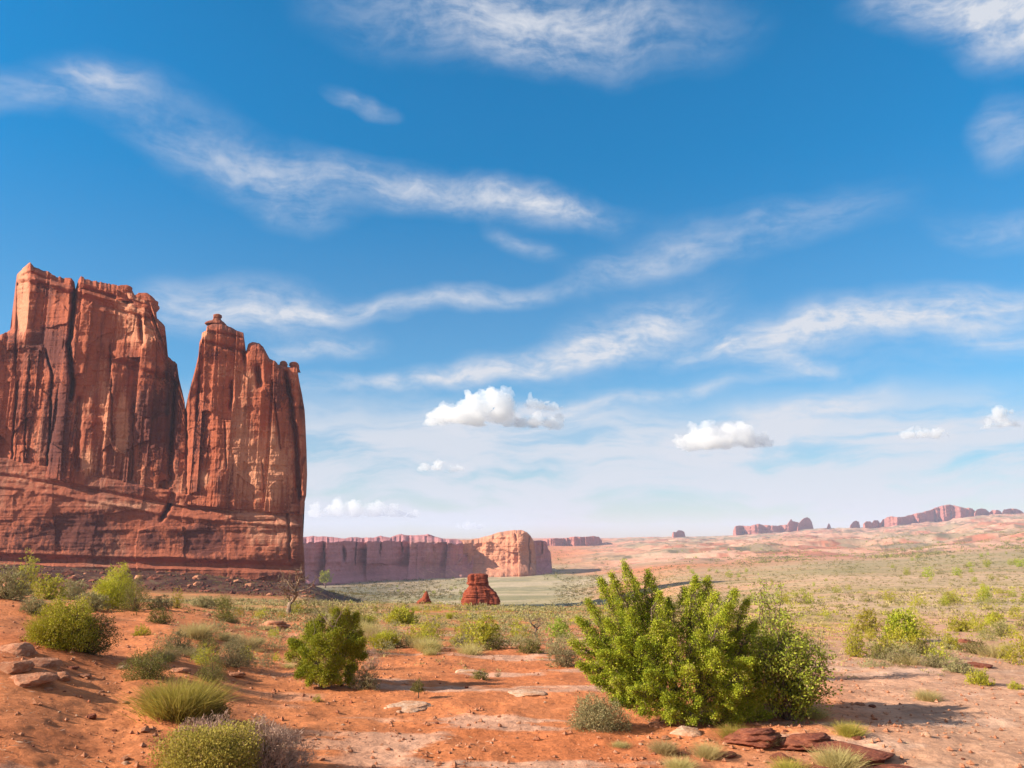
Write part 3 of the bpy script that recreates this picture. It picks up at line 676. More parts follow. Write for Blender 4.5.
# ------------------------------------------------------------------ rocks near by
for args in [
    ('rock_slab', slab_p[0], st_pale, 405, 710, 56, .9, .7, 'pale flat slickrock slab right of the round juniper shadow'),
    ('rock_slab', slab_p[1], st_pale, 466, 673, 44, .9, .7, 'pale low rock slab in the middle of the red flat'),
    ('rock_slab', slab_p[2], st_pale, 525, 696, 50, .9, .5, 'pale flat rock sheet left of the grey green shrub'),
    ('rock_slab', slab_p[3], st_pale, 615, 664, 50, .9, .5, 'thin pale slab behind the left side of the big juniper'),
    ('rock_ledge', ledge_p[0], st_red, 868, 764, 84, .8, .55, 'dark red ledge at the bottom right, middle one of the row below the leafy shrub'),
    ('rock_ledge', ledge_p[1], st_red, 806, 752, 76, .8, .6, 'dark red ledge at the foot of the leafy shrub, left one of the row'),
    ('rock_ledge', ledge_p[2], st_red, 912, 779, 62, .8, .5, 'dark red ledge at the bottom edge, rightmost of the row'),
    ('rock_ledge', ledge_p[0], st_red, 838, 782, 70, .8, .6, 'dark red ledge cut by the bottom edge below the leafy shrub'),
    ('rock_ledge', ledge_p[1], st_red, 752, 748, 66, .8, .7, 'dark layered rock ledge in the shade under the big juniper'),
    ('boulder', rk_p[2], st_red, 782, 760, 22, 1.0, .7, 'dark red boulder between ledges under the right of big juniper'),
    ('boulder', rk_p[3], st_red, 728, 758, 20, 1.0, .7, 'small dark red boulder at the bottom under the big juniper'),
    ('boulder', rk_p[0], st_pale, 688, 735, 46, .8, .75, 'grey pale boulder among dry grass under the big juniper'),
    ('boulder', rk_p[1], st_mid, 660, 727, 26, .8, .7, 'small pinkish boulder at the left foot of the big juniper'),
    ('rock_ledge', rk_p[2], st_mid, 10, 652, 46, 1.0, .75, 'topmost low sandstone ledge at the left edge of the slope'),
    ('rock_ledge', rk_p[0], st_mid, 34, 664, 42, 1.0, .7, 'low sandstone ledge in the middle of the left edge outcrop'),
    ('rock_ledge', rk_p[1], st_mid, 4, 670, 40, 1.0, .8, 'sandstone ledge cut by the left edge of the photo above the lowest one'),
    ('rock_ledge', rk_p[3], st_mid, 20, 684, 50, 1.0, .6, 'lowest sandstone ledge of the left edge outcrop'),
    ('rock_ledge', rk_p[2], st_mid, 56, 678, 28, 1.0, .7, 'small sandstone ledge at the right end of left edge outcrop'),
    ('boulder', rk_p[2], st_mid, 46, 690, 14, 1.0, .6, 'small sandstone lump below the left edge outcrop'),
    ('boulder', rk_p[1], st_red, 70, 668, 13, 1.0, .7, 'small reddish lump at the upper right of the left edge outcrop'),
    ('rock_ledge', ledge_p[2], st_red, 40, 640, 44, .8, .7, 'reddish broken ledge left of the big bright green bush'),
    ('rock_ledge', ledge_p[1], st_mid, 268, 627, 36, .8, .8, 'pale topped ledge below the bare dead tree'),
    ('rock_ledge', ledge_p[0], st_red, 985, 668, 28, .7, .7, 'dark red ledge beside shrubs on the right flat'),
    ('rock_ledge', ledge_p[2], st_red, 967, 643, 22, .7, .9, 'dark red rock block among shrubs far right'),
    ('boulder', rk_p[2], st_mid, 206, 616, 12, .9, 1.0, 'small red boulder beside the dark shrub on left slope'),
    ('boulder', rk_p[3], st_mid, 176, 672, 24, .9, .7, 'rounded red boulder between the two dark shrubs on left'),
    ('boulder', rk_p[1], st_mid, 234, 676, 20, .9, .6, 'pinkish boulder at the foot of the grey sage on left slope'),
    ('boulder', rk_p[0], st_mid, 80, 676, 22, .9, .6, 'small boulder below the big bright green bush'),
]: place_rock(*args[:8], label=args[8], sink=.70 if args[0] == 'rock_slab' else .42 if args[2] is st_red and args[4] > 740 else .50)
rr = random.Random(5)
n_ = 0
while n_ < 150:
    row = 612 + 156 * rr.random() ** .8
    px = rr.uniform(-5, 1030) if rr.random() < .6 else rr.uniform(60, 330)
    p = ground_hit(px, row)
    if p is None or p[1] > 60: continue
    w_ = rr.choice([2, 3, 3, 4, 4, 5, 7, 10]) * (1.1 if row > 660 else .8)
    place_rock('stone', rk_p[n_ % 4], (st_mid, st_red, st_pale, st_mid)[n_ % 4], px, row, w_, rr.uniform(.7, 1.2), rr.uniform(.6, 1.1),
               'small loose sandstone stone lying on the red desert floor', 'stone', 'loose stones on the desert floor', rr.uniform(0, 6), .25, rr)
    n_ += 1
n_ = 0
while n_ < 60:
    px = rr.uniform(-10, 330); q = rr.uniform(290, 372)
    p = at(px, 570, q); x, y = p[0], p[1]; z = float(terrain(x, y)); s = rr.uniform(.6, 2.6) * (1.6 if rr.random() < .15 else 1)
    o = bpy.data.objects.new('boulder', rk_p[n_ % 4]); COL.objects.link(o)
    o.material_slots[0].link = 'OBJECT'; o.material_slots[0].material = (st_red, st_mid)[n_ % 3 == 0]
    o.location = (x, y, z + .2 * s); o.scale = (s, s * .9, s * rr.uniform(.6, 1)); o.rotation_euler = (0, 0, rr.uniform(0, 6))
    tag(o, 'fallen red boulder on the dark rubble slope under the big cliff', 'boulder', 'boulders on the rubble slope'); n_ += 1
RUB = True
# pebbles nobody could count
m_ = 9000
a_ = rng.uniform(-R(35), R(35), m_); q_ = np.exp(rng.uniform(math.log(7), math.log(40), m_))
x_, y_ = q_ * np.tan(a_), q_
keep = fbm(x_ / 3, y_ / 3, 44., 3) + .1 * rng.normal(size=m_) > -.05
x_, y_ = x_[keep], y_[keep]; m_ = len(x_)
octa = np.array([[1, 0, 0], [0, 1, 0], [-1, 0, 0], [0, -1, 0], [0, 0, .8], [0, 0, -.8]], float)
fo = np.array([[0, 1, 4], [1, 2, 4], [2, 3, 4], [3, 0, 4], [1, 0, 5], [2, 1, 5], [3, 2, 5], [0, 3, 5]])
sz = rng.uniform(.006, .022, m_) * (1 + (rng.random(m_) < .1) * 1.2)
co = octa[None] * sz[:, None, None] * rng.uniform(.6, 1.3, (m_, 6, 3)); an = rng.uniform(0, 6.3, m_)
xr = co[..., 0] * np.cos(an)[:, None] - co[..., 1] * np.sin(an)[:, None]; yr = co[..., 0] * np.sin(an)[:, None] + co[..., 1] * np.cos(an)[:, None]
co = np.stack([xr + x_[:, None], yr + y_[:, None], co[..., 2] + (terrain(x_, y_) + sz * .3)[:, None]], -1)
def chips(name, label, x, y, sz, mat, lift=.3):
    m = len(x)
    co = octa[None] * sz[:, None, None] * rng.uniform(.55, 1.4, (m, 6, 3)); an = rng.uniform(0, 6.3, m)
    xr = co[..., 0] * np.cos(an)[:, None] - co[..., 1] * np.sin(an)[:, None]; yr = co[..., 0] * np.sin(an)[:, None] + co[..., 1] * np.cos(an)[:, None]
    co = np.stack([xr + x[:, None], yr + y[:, None], co[..., 2] + (terrain(x, y) + sz * lift)[:, None]], -1)
    tag(link(name, mesh_from(name, co.reshape(-1, 3), (fo[None] + 6 * np.arange(m)[:, None, None]).reshape(-1, 3), False), mat), label, name, None, 'stuff')
an_b = rng.uniform(0, 6.3, 700); rb_ = rng.uniform(.7, 1.9, 700); xb_ = at(481, 603, 208)[0] + np.cos(an_b) * rb_ * 4.8; yb_ = 208 + np.sin(an_b) * rb_ * 3.6
chips('scree', 'dark red broken stones round the foot of the stepped butte', xb_, yb_, rng.uniform(.06, .30, 700), st_red)
ns_ = 3500
as_ = rng.uniform(-R(34), R(34), ns_); qs_ = np.exp(rng.uniform(math.log(8), math.log(45), ns_)); xs_, ys_ = qs_ * np.tan(as_), qs_
kp = fbm(xs_ / 4, ys_ / 4, 48., 3) + .15 * rng.normal(size=ns_) > .0
chips('rock_chips', 'small broken chips of sandstone scattered over the soil', xs_[kp], ys_[kp], rng.uniform(.015, .05, kp.sum()), st_mid)
qr_ = rng.uniform(285, 392, 5200); xr_ = (rng.uniform(-30, 318, 5200) - 512) / 812 * qr_
kp = fbm(xr_ / 14, qr_ / 9, 46., 3) + .25 * rng.normal(size=5200) > .0
chips('rubble', 'dark red broken rubble on the slope under the big cliff', xr_[kp], qr_[kp], rng.uniform(.10, .42, kp.sum()) * (1 + 1.5 * (rng.random(kp.sum()) < .08)), stone_mat('dark_rubble', (.15, .048, .028), (.09, .028, .02), (.24, .09, .055)))
gm = stone_mat('gravel_stone', (.42, .18, .09), (.32, .11, .055), (.55, .36, .25), 3)
tag(link('gravel', mesh_from('gravel', co.reshape(-1, 3), (fo[None] + 6 * np.arange(m_)[:, None, None]).reshape(-1, 3), False), gm), 'fine gravel and pebbles strewn over the red soil', 'gravel', None, 'stuff')

# ------------------------------------------------------------------ plants
def norm(a): return a / np.maximum(np.linalg.norm(a, axis=-1, keepdims=True), 1e-9)
class Foliage:
    def __init__(s): s.co = []; s.f = []; s.t = []; s.n = 0
    def leaves(s, c, d, ln, wd, tint):
        """diamond leaves: centres, directions, lengths, widths"""
        n = len(c); d = norm(d); side = norm(np.cross(d, rng.normal(size=(n, 3))))
        ln = np.broadcast_to(np.asarray(ln, float), n)[:, None]; wd = np.broadcast_to(np.asarray(wd, float), n)[:, None]
        v = np.stack([c - d * ln * .5, c + side * wd * .5, c + d * ln * .5, c - side * wd * .5], 1)
        s.co.append(v.reshape(-1, 3)); s.f.append((np.arange(n * 4) + s.n).reshape(-1, 4)); s.n += 4 * n
        s.t.append(np.repeat(np.broadcast_to(tint, n), 4)); return s
    def tufts(s, tc, td, rad, per, ln, wd, spread=.7, tint=None):
        m = len(tc); tt = rng.uniform(.15, .95, m) if tint is None else tint
        off = rng.normal(size=(m, per, 3)) * np.broadcast_to(rad, m)[:, None, None]
        c = (tc[:, None] + off).reshape(-1, 3)
        d = (norm(td)[:, None] + spread * rng.normal(size=(m, per, 3))).reshape(-1, 3)
        k = m * per
        return s.leaves(c, d, ln * rng.uniform(.6, 1.3, k), wd * rng.uniform(.7, 1.3, k), np.clip(np.repeat(tt, per) + rng.normal(size=k) * .18, 0, 1))
    def blades(s, b, d, ln, wd, bend, tint):
        """curved grass blades of three pieces"""
        n = len(b); d = norm(d); side = norm(np.cross(d, rng.normal(size=(n, 3)))) * wd * .5
        out = norm(np.c_[d[:, :2], np.zeros(n)] + 1e-6)
        ln = np.asarray(ln)[:, None]; ps = []
        for k in range(4):
            t = k / 3
            c = b + d * ln * t + out * (bend[:, None] * ln * t * t) - np.array([0, 0, 1.]) * (bend[:, None] * ln * t * t * .5)
            ps += [c - side * (1 - t * .85), c + side * (1 - t * .85)]
        v = np.stack(ps, 1)
        f = np.array([[0, 1, 3, 2], [2, 3, 5, 4], [4, 5, 7, 6]])
        s.co.append(v.reshape(-1, 3)); s.f.append((f[None] + 8 * np.arange(n)[:, None, None]).reshape(-1, 4) + s.n); s.n += 8 * n
        s.t.append(np.repeat(np.broadcast_to(tint, n), 8)); return s
    def tube(s, pts, r0, r1, k=6, tint=.5):
        pts = np.asarray(pts, float); n = len(pts)
        tg = norm(np.gradient(pts, axis=0)); a = norm(np.cross(tg, np.array([.31, .22, .92]) + 0 * tg)); b_ = np.cross(tg, a)
        rr_ = np.linspace(r0, r1, n)[:, None, None]; an_ = np.linspace(0, 2 * np.pi, k, endpoint=False)
        v = pts[:, None] + rr_ * (np.cos(an_)[None, :, None] * a[:, None] + np.sin(an_)[None, :, None] * b_[:, None])
        s.co.append(v.reshape(-1, 3)); s.f.append(grid_faces(n, k, True) + s.n); s.n += n * k; s.t.append(np.full(n * k, tint)); return s
    def mesh(s, name, smooth=False):
        return mesh_from(name, np.concatenate(s.co), np.concatenate(s.f), smooth, {'tint': np.concatenate(s.t)})
def wander(a, b, n=7, amp=.06):
    a, b = np.asarray(a, float), np.asarray(b, float); t = np.linspace(0, 1, n)[:, None]
    L_ = np.linalg.norm(b - a); w_ = np.cumsum(rng.normal(size=(n, 3)), 0) * amp * L_ / 2.5
    w_ = w_ - w_[0] - t * (w_[-1] - w_[0])
    return a + (b - a) * t + w_

m_jun = foliage_mat('juniper_scales', (.50, .48, .030), (.15, .195, .014), .14)
m_jun2 = foliage_mat('juniper_scales_dark', (.46, .47, .026), (.17, .22, .016), .14)
m_ash = foliage_mat('ash_leaves', (.44, .48, .060), (.20, .26, .026), .30)
m_rab = foliage_mat('rabbitbrush_leaves', (.52, .455, .035), (.25, .245, .024), .26)
m_sage = foliage_mat('sage_leaves', (.38, .33, .15), (.18, .16, .065), .20)
m_dark = foliage_mat('blackbrush_leaves', (.24, .205, .045), (.085, .08, .020), .15)
m_dry = foliage_mat('dry_grass_blades', (.60, .48, .21), (.38, .30, .11), .35)
m_gras = foliage_mat('green_grass_blades', (.56, .46, .085), (.30, .27, .045), .38)
m_pink = foliage_mat('dry_twigs', (.58, .38, .28), (.32, .20, .14), .25)
m_bark = bark_mat('shreddy_bark', (.20, .14, .10), (.10, .065, .045))
m_dead = bark_mat('weathered_dead_wood', (.30, .21, .145), (.15, .09, .06))

def dome_pts(n, h, power=.45, low=.02):
    """points filling a dome of diameter 1 and height h, most of them near its skin"""
    th = rng.uniform(0, 2 * np.pi, n); cz = rng.random(n) ** .9
    r = rng.random(n) ** power; s_ = np.sqrt(1 - cz ** 2)
    d = np.stack([np.cos(th) * s_, np.sin(th) * s_, cz], -1)
    lump = 1 + .42 * fbm(d[:, 0] * 2.2 + rng.uniform(0, 50), d[:, 1] * 2.2, d[:, 2] * 2.2, 3)
    p = d * (r * lump)[:, None] * np.array([.5, .5, h]); p[:, 2] = np.abs(p[:, 2]) + low
    return p, d
def shrub_meshes(kind, n=260, h=.6, per=10, seed=0, fine=1.0):
    """(foliage mesh, stem mesh or None) of a shrub one metre wide"""
    fo_, st = Foliage(), Foliage()
    if kind in ('sage', 'dark', 'leafy', 'pink'):
        p, d = dome_pts(n, h)
        d = d + np.array([0, 0, .5])
        ln, wd = {'sage': (.055, .016), 'dark': (.045, .018), 'leafy': (.05, .028), 'pink': (.075, .008)}[kind]; ln *= fine; wd *= fine
        fo_.tufts(p, d, .028, per, ln, wd, .6)
        for q in p[rng.choice(n, min(n, 34), False)]: st.tube(wander((rng.normal() * .03, rng.normal() * .03, -.03), q, 5), .012, .004, 4)
    elif kind == 'rabbit':                       # a broom of upright green twigs
        m = n * per // 3
        c = rng.normal(size=(m, 3)) * np.array([.10, .10, 0]); th = rng.uniform(0, 6.28, m); out = rng.random(m) ** .6 * .95
        d = np.stack([np.cos(th) * out, np.sin(th) * out, np.ones(m)], -1)
        L_ = h * rng.uniform(.55, 1.08, m) / np.sqrt(1 + .35 * out ** 2)
        lump = 1 + .3 * fbm(d[:, 0] * 2 + seed * 9, d[:, 1] * 2, 3., 3)
        fo_.blades(c, d, L_ * lump, .016, rng.uniform(0, .15, m), np.clip(.5 + .35 * fbm(d[:, 0] * 3 + seed, d[:, 1] * 3, 7., 3) + rng.normal(size=m) * .2, 0, 1))
        tips = c + norm(d) * (L_ * lump)[:, None] * rng.uniform(.6, 1.0, m)[:, None]
        k = rng.choice(m, m // 2, False)
        fo_.tufts(tips[k], d[k], .014, 4, .055, .013, .45)
        for q in tips[rng.choice(m, 24, False)]: st.tube(wander((0, 0, -.03), q * .7, 5), .012, .004, 4)
    elif kind in ('grass', 'dry'):
        m = n * per // 2
        c = rng.normal(size=(m, 3)) * np.array([.16, .16, 0]); th = rng.uniform(0, 6.28, m); out = rng.random(m) ** .8 * .75
        d = np.stack([np.cos(th) * out + c[:, 0] * 1.2, np.sin(th) * out + c[:, 1] * 1.2, np.ones(m)], -1)
        fo_.blades(c, d, h * rng.uniform(.5, 1.15, m), .010, rng.uniform(.05, .5, m), np.clip(rng.uniform(0, 1, m), 0, 1))
    return fo_.mesh(kind + '_foliage'), (st.mesh(kind + '_stem', True) if st.co else None)
SM = {}
def shrub_mesh(key, *a, **k):
    if key not in SM: SM[key] = shrub_meshes(*a, **k)
    return SM[key]
LEAFM = {'sage': m_sage, 'dark': m_dark, 'leafy': m_rab, 'pink': m_pink, 'rabbit': m_rab, 'grass': m_gras, 'dry': m_dry}
def put_shrub(name, kind, px, row, wpx, hpx, label, cat='shrub', group=None, mat=None, dense=420, per=12, seed=None, deep=1.0, off=0.0, fine=1.0):
    """a shrub of its own, seen wpx wide and hpx high at pixel (px,row) of its foot"""
    p = ground_hit(px, row)
    sc = p[1] / 812; w_, h_ = wpx * sc, hpx * sc
    fm, sm = shrub_meshes(kind, dense, 1.0 * h_ / w_, per, random.random() * 50 if seed is None else seed, fine)
    y = p[1] + w_ * .35 * deep + off
    x = p[0] * y / p[1]
    o = empty(name, (x, y, float(terrain(x, y)) - .02))
    tag(o, label, cat, group)
    a = link('foliage', fm, mat or LEAFM[kind], o); a.scale = (w_, w_ * deep, w_)
    if sm: b_ = link('stem', sm, m_bark, o); b_.scale = (w_, w_ * deep, w_)
    o.rotation_euler.z = 0
    return o

# ---- the big juniper
def juniper(name, label, px, row, plumes, Yoff=.9, mat=m_jun, trunks=5, ppm=42, leaf=(.055, .020), per=20, tr=.075, squeeze=1.0):
    """plumes: (tip px, tip row, width px, depth offset m, share of the way from the foot where the plume starts)"""
    p = ground_hit(px, row); Y = p[1] + Yoff
    x0 = p[0] * Y / p[1]; foot = np.array([x0, Y, float(terrain(x0, Y)) - .03])
    o = empty(name, foot); tag(o, label, 'juniper')
    fo_, tk = Foliage(), Foliage()
    sc = Y / 812
    hubs = []
    for k in range(trunks):
        an_ = k * 2 * np.pi / trunks + .5
        hubs.append(np.array([math.cos(an_) * .32, math.sin(an_) * .28, .30 + .12 * random.random()]) * (sc / .0165))
        tk.tube(wander((hubs[-1][0] * .25, hubs[-1][1] * .25, -.05), hubs[-1], 7, .12), tr, tr * .6, 8)
    limbs = Foliage()
    for (tx, ty, wp, dy, st) in plumes:
        tip = at(tx, ty, Y + dy) - foot
        r = wp * sc / 2 * squeeze
        hub = min(hubs, key=lambda h: np.linalg.norm(h[:2] - tip[:2]))
        b0 = hub + (tip - hub) * st
        path = wander(hub, tip - (tip - b0) * .15, 9, .10); limbs.tube(path, tr * .5, tr * .08, 6)
        ax = tip - b0; L_ = np.linalg.norm(ax); axn = ax / L_
        n = max(14, int(ppm * (L_ / .5) * (r / .25) ** 1.3))
        t = rng.random(n) ** .85
        prof = np.clip((1 - t) ** .85 * (t + .12) ** .30 * 1.45, .03, 1.1)
        rd = rng.normal(size=(n, 3)); rd -= (rd @ axn)[:, None] * axn; rd = norm(rd)
        lump = 1 + .75 * fbm(t * 5 + tx, np.arctan2(rd[:, 1], rd[:, 0]), ty, 2)
        c = b0 + ax * t[:, None] + rd * (r * prof * lump * rng.random(n) ** .42)[:, None]
        d = axn * .8 + rd * .75 + np.array([0, 0, .35])
        zo = float(terrain(foot[0], foot[1])) - foot[2]
        c[:, 2] = np.maximum(c[:, 2], zo + .05)
        fo_.tufts(c, d, .050 * (leaf[0] / .055), per, leaf[0], leaf[1], .55, np.clip(rng.normal(.5 + rng.normal() * .12, .22, n), 0, 1))
        for q in c[rng.choice(n, n // 7, False)]:
            j = int(rng.integers(3, 8)); limbs.tube(wander(path[j], q, 4, .1), tr * .10, tr * .03, 4)
    link('crown', fo_.mesh('crown'), mat, o); link('trunk', tk.mesh('trunk', True), m_bark, o); link('limb', limbs.mesh('limb', True), m_bark, o)
    return o
BIG = [(569, 642, 30, .0, .5), (577, 618, 34, .1, .45), (586, 600, 30, .3, .5), (599, 578, 30, .2, .5), (611, 574, 26, -.1, .5), (623, 561, 22, .1, .55), (634, 578, 28, .4, .5), (648, 571, 32, .2, .5),
       (658, 590, 30, -.3, .5), (668, 598, 34, .6, .45), (684, 588, 34, .3, .45), (695, 578, 36, .1, .5), (708, 576, 30, .2, .5), (716, 592, 34, -.2, .5), (735, 590, 28, .1, .5), (728, 604, 36, -.5, .45), (748, 600, 26, .2, .5),
       (757, 622, 40, .2, .4), (770, 640, 44, .1, .4), (782, 662, 40, -.1, .35), (776, 690, 40, -.3, .3), (752, 660, 46, -.7, .35), (740, 690, 46, -.8, .3), (716, 650, 44, -.8, .4), (700, 632, 44, -.6, .4), (690, 668, 42, -.9, .35),
       (672, 640, 42, -.7, .4), (655, 622, 38, -.6, .45), (640, 640, 42, -.7, .4), (648, 672, 40, -.9, .35), (628, 612, 36, -.4, .45), (618, 640, 42, -.5, .4), (606, 620, 36, -.3, .45), (600, 652, 44, -.5, .4), (590, 640, 38, -.2, .4),
       (577, 664, 36, -.2, .4), (590, 678, 38, -.3, .35), (612, 682, 40, -.6, .35), (630, 690, 34, -.8, .3), (664, 700, 34, -.9, .25), (620, 702, 26, -.5, .4), (700, 700, 30, -.9, .25), (760, 706, 40, -.3, .25),
       (650, 600, 40, .3, .4), (700, 610, 44, .5, .4), (740, 630, 44, .6, .4), (620, 605, 40, .5, .4), (725, 670, 40, .5, .3), (765, 670, 46, .5, .3), (650, 650, 50, .3, .3), (600, 660, 44, .4, .3), (700, 650, 54, .2, .3)]
juniper('juniper_bush', 'big bright green many pointed juniper bush right of centre on the red flat', 682, 730, BIG + [(640, 712, 34, -.7, .2), (668, 718, 34, -.9, .2), (612, 700, 32, -.5, .3), (715, 716, 34, -.8, .2), (742, 720, 36, -.6, .2), (695, 722, 30, -.9, .15), (770, 716, 34, -.3, .2)], .85, ppm=84, leaf=(.031, .012), per=26, squeeze=.95)
SMALLJ = [(293, 640, 20, .1, .4), (286, 655, 12, .0, .6), (300, 650, 20, -.3, .4), (312, 622, 24, .2, .5), (322, 616, 22, 0, .5), (336, 610, 22, .1, .5), (346, 610, 24, .1, .5), (357, 613, 20, .2, .5), (361, 632, 20, .2, .5), (366, 655, 16, .2, .5),
          (318, 636, 26, -.4, .4), (340, 630, 28, -.4, .4), (352, 642, 26, -.3, .4), (330, 650, 28, -.5, .35), (310, 655, 26, -.3, .35), (344, 662, 28, -.4, .3), (318, 672, 22, -.4, .3), (355, 668, 22, 0, .3), (302, 672, 16, -.2, .4), (330, 630, 30, .4, .35), (346, 645, 30, .4, .35)]
juniper('juniper_tree', 'rounded dark green juniper with a grey dead twig on top left of centre', 322, 690, SMALLJ + [(296, 676, 20, -.4, .3), (308, 684, 20, -.5, .25), (340, 682, 24, -.5, .25), (352, 684, 18, -.3, .25), (326, 684, 24, -.6, .2), (290, 640, 18, .2, .4), (364, 640, 20, -.1, .4)], .5, m_jun2, 3, 230, (.036, .013), 22, .05, .88)

def leafy_shrub(name, label, px, row, wpx, hpx, mat, leafw=.045, branches=46, per=9, off=.7):
    """open shrub: arching stems with round leaves along them"""
    p = ground_hit(px, row); Y = p[1] + off; x = p[0] * Y / p[1]; sc = Y / 812
    foot = np.array([x, Y, float(terrain(x, Y)) - .03]); o = empty(name, foot); tag(o, label, 'shrub')
    W_, H_ = wpx * sc / 2, hpx * sc
    fo_, st = Foliage(), Foliage()
    for k in range(branches):
        th = rng.uniform(0, 6.28); e = rng.uniform(.25, 1.0) ** .7
        el = rng.uniform(.08, 1.5)
        tip = np.array([math.cos(th) * W_ * math.cos(el), math.sin(th) * W_ * math.cos(el) * .8, .15 * H_ + H_ * .85 * math.sin(el)]) * (.75 + .3 * rng.random())
        pa = wander((rng.normal() * .06, rng.normal() * .06, 0), tip, 9, .10); st.tube(pa, .022, .005, 5)
        for j in range(3, 9):
            for _ in range(3):
                tw = pa[j] + rng.normal(size=3) * .13 * np.array([1, 1, .8]); st.tube(wander(pa[j], tw, 3, .1), .006, .002, 3)
                fo_.tufts(np.array([tw, (tw + pa[j]) / 2]), np.array([tw - pa[j]] * 2) + np.array([0, 0, .03]), .05, per, leafw, leafw * .72, .9)
    link('foliage', fo_.mesh('foliage'), mat, o); link('stem', st.mesh('stem', True), m_bark, o)
    return o
leafy_shrub('ash_shrub', 'open green leafy shrub with round leaves against the right side of the big juniper', 788, 728, 108, 92, m_ash, .047, 42, 10)
leafy_shrub('ash_shrub', 'thin pale green leafy shrub showing behind the right shoulder of the big juniper', 772, 690, 70, 95, m_ash, .045, 22, 6, 2.2)

S = put_shrub
# left slope
S('green_bush', 'leafy', 62, 652, 66, 46, 'biggest bright green broom bush in the middle of left slope', 'bush', dense=2200, fine=.5)
S('green_bush', 'dark', 86, 654, 62, 40, 'dark dull bush against the right side of the biggest broom bush', 'bush', dense=950, fine=.62)
S('green_bush', 'rabbit', 44, 645, 30, 30, 'small bright green tuft at the left of the biggest broom bush', 'bush', dense=260)
S('green_bush', 'leafy', 112, 610, 44, 38, 'bright yellow green bush on the crest before the dark rubble slope', 'bush', dense=1400, fine=.55)
S('green_bush', 'leafy', 116, 600, 32, 34, 'upright leafy green bush rising behind the bright crest bush', 'bush', dense=320)
S('green_bush', 'dark', 134, 612, 34, 34, 'dark right hand bush beside the bright crest bush', 'bush', dense=684, fine=.62)
S('green_bush', 'leafy', 26, 596, 26, 42, 'tall upright light green bush at upper left before the cliff', 'bush', dense=380)
S('sage_shrub', 'sage', 8, 600, 42, 32, 'grey green sage at the left edge below the cliff', 'shrub')
S('green_bush', 'leafy', 48, 600, 30, 26, 'low yellow green bush right of the tall upright one at upper left', 'bush', dense=320)
S('sage_shrub', 'sage', 72, 600, 30, 22, 'grey sage just left of the bright crest bush', 'shrub')
S('sage_shrub', 'sage', 92, 612, 34, 20, 'pale grey sage in front of the bright crest bush', 'shrub')
S('sage_shrub', 'sage', 34, 616, 30, 18, 'pale grey sage at the upper left behind the biggest broom bush', 'shrub')
S('dark_shrub', 'dark', 146, 680, 48, 30, 'round dark olive shrub above the tall grass tuft on left', 'shrub', dense=912, fine=.62)
S('dark_shrub', 'dark', 210, 684, 32, 26, 'round dark shrub right above the tall grass tuft', 'shrub', dense=798, fine=.62)
S('sage_shrub', 'sage', 233, 670, 38, 28, 'grey topped sage with dark base left of the round juniper', 'shrub', dense=798, fine=.62)
S('grass_tuft', 'grass', 178, 722, 64, 38, 'large yellow green grass tuft on the left foreground', 'grass tuft', dense=760)
S('grass_tuft', 'dark', 212, 724, 40, 24, 'dark low bush at the right side of the large grass tuft', 'bush', dense=360)
S('green_bush', 'leafy', 206, 792, 112, 50, 'yellow green brush at the bottom edge left of centre', 'bush', dense=2300, fine=.45, mat=m_gras)
S('dry_shrub', 'pink', 266, 784, 84, 50, 'pinkish dry twiggy shrub at the bottom beside the yellow green brush', 'shrub', dense=620, per=16)
S('dry_shrub', 'pink', 238, 776, 60, 34, 'low pinkish dry twigs mixed into the right side of the yellow green brush', 'shrub', dense=300, per=14)
S('dry_shrub', 'pink', 206, 752, 60, 26, 'pinkish dry twigs behind the yellow green brush at bottom', 'shrub', dense=260, per=14)
S('dark_shrub', 'dark', 245, 778, 60, 42, 'dark green bush between the yellow brush and the dry twigs at bottom', 'bush', dense=798, fine=.62)
S('green_shrub', 'leafy', 141, 636, 20, 10, 'tiny yellow green shrub right of the biggest broom bush', 'shrub', dense=160)
S('green_bush', 'leafy', 177, 609, 14, 22, 'narrow bright green bush on the crest left of the dead tree', 'bush', dense=200)
S('sage_shrub', 'sage', 160, 610, 26, 14, 'pale olive shrub left of the narrow bright crest bush', 'shrub', dense=240)
S('sage_shrub', 'sage', 204, 608, 24, 12, 'pale grey shrub on the crest right of narrow bright bush', 'shrub', dense=240)
S('dark_shrub', 'dark', 224, 622, 22, 22, 'dark round shrub beside the small red boulder on left slope', 'shrub', dense=300)
S('dark_shrub', 'dark', 222, 608, 22, 12, 'dark olive shrub on the crest just above the red boulder', 'shrub', dense=240)
S('dark_shrub', 'dark', 160, 624, 28, 14, 'low dark shrub in the hollow right of the bright crest bush', 'shrub', dense=240)
S('dry_shrub', 'dry', 196, 640, 34, 18, 'pale dry grass clump in the middle of left slope', 'grass tuft', dense=240)
S('sage_shrub', 'sage', 178, 652, 28, 18, 'grey olive shrub above the round dark olive shrub', 'shrub', dense=260)
S('dark_shrub', 'dark', 207, 655, 26, 14, 'low dark shrub between two grey shrubs on left slope', 'shrub', dense=240)
S('dry_shrub', 'dry', 165, 662, 24, 16, 'dry straw coloured clump beside the round dark olive shrub', 'grass tuft', dense=200)
S('dry_shrub', 'dry', 245, 650, 34, 14, 'straw coloured grass clump behind the grey topped sage', 'grass tuft', dense=200)
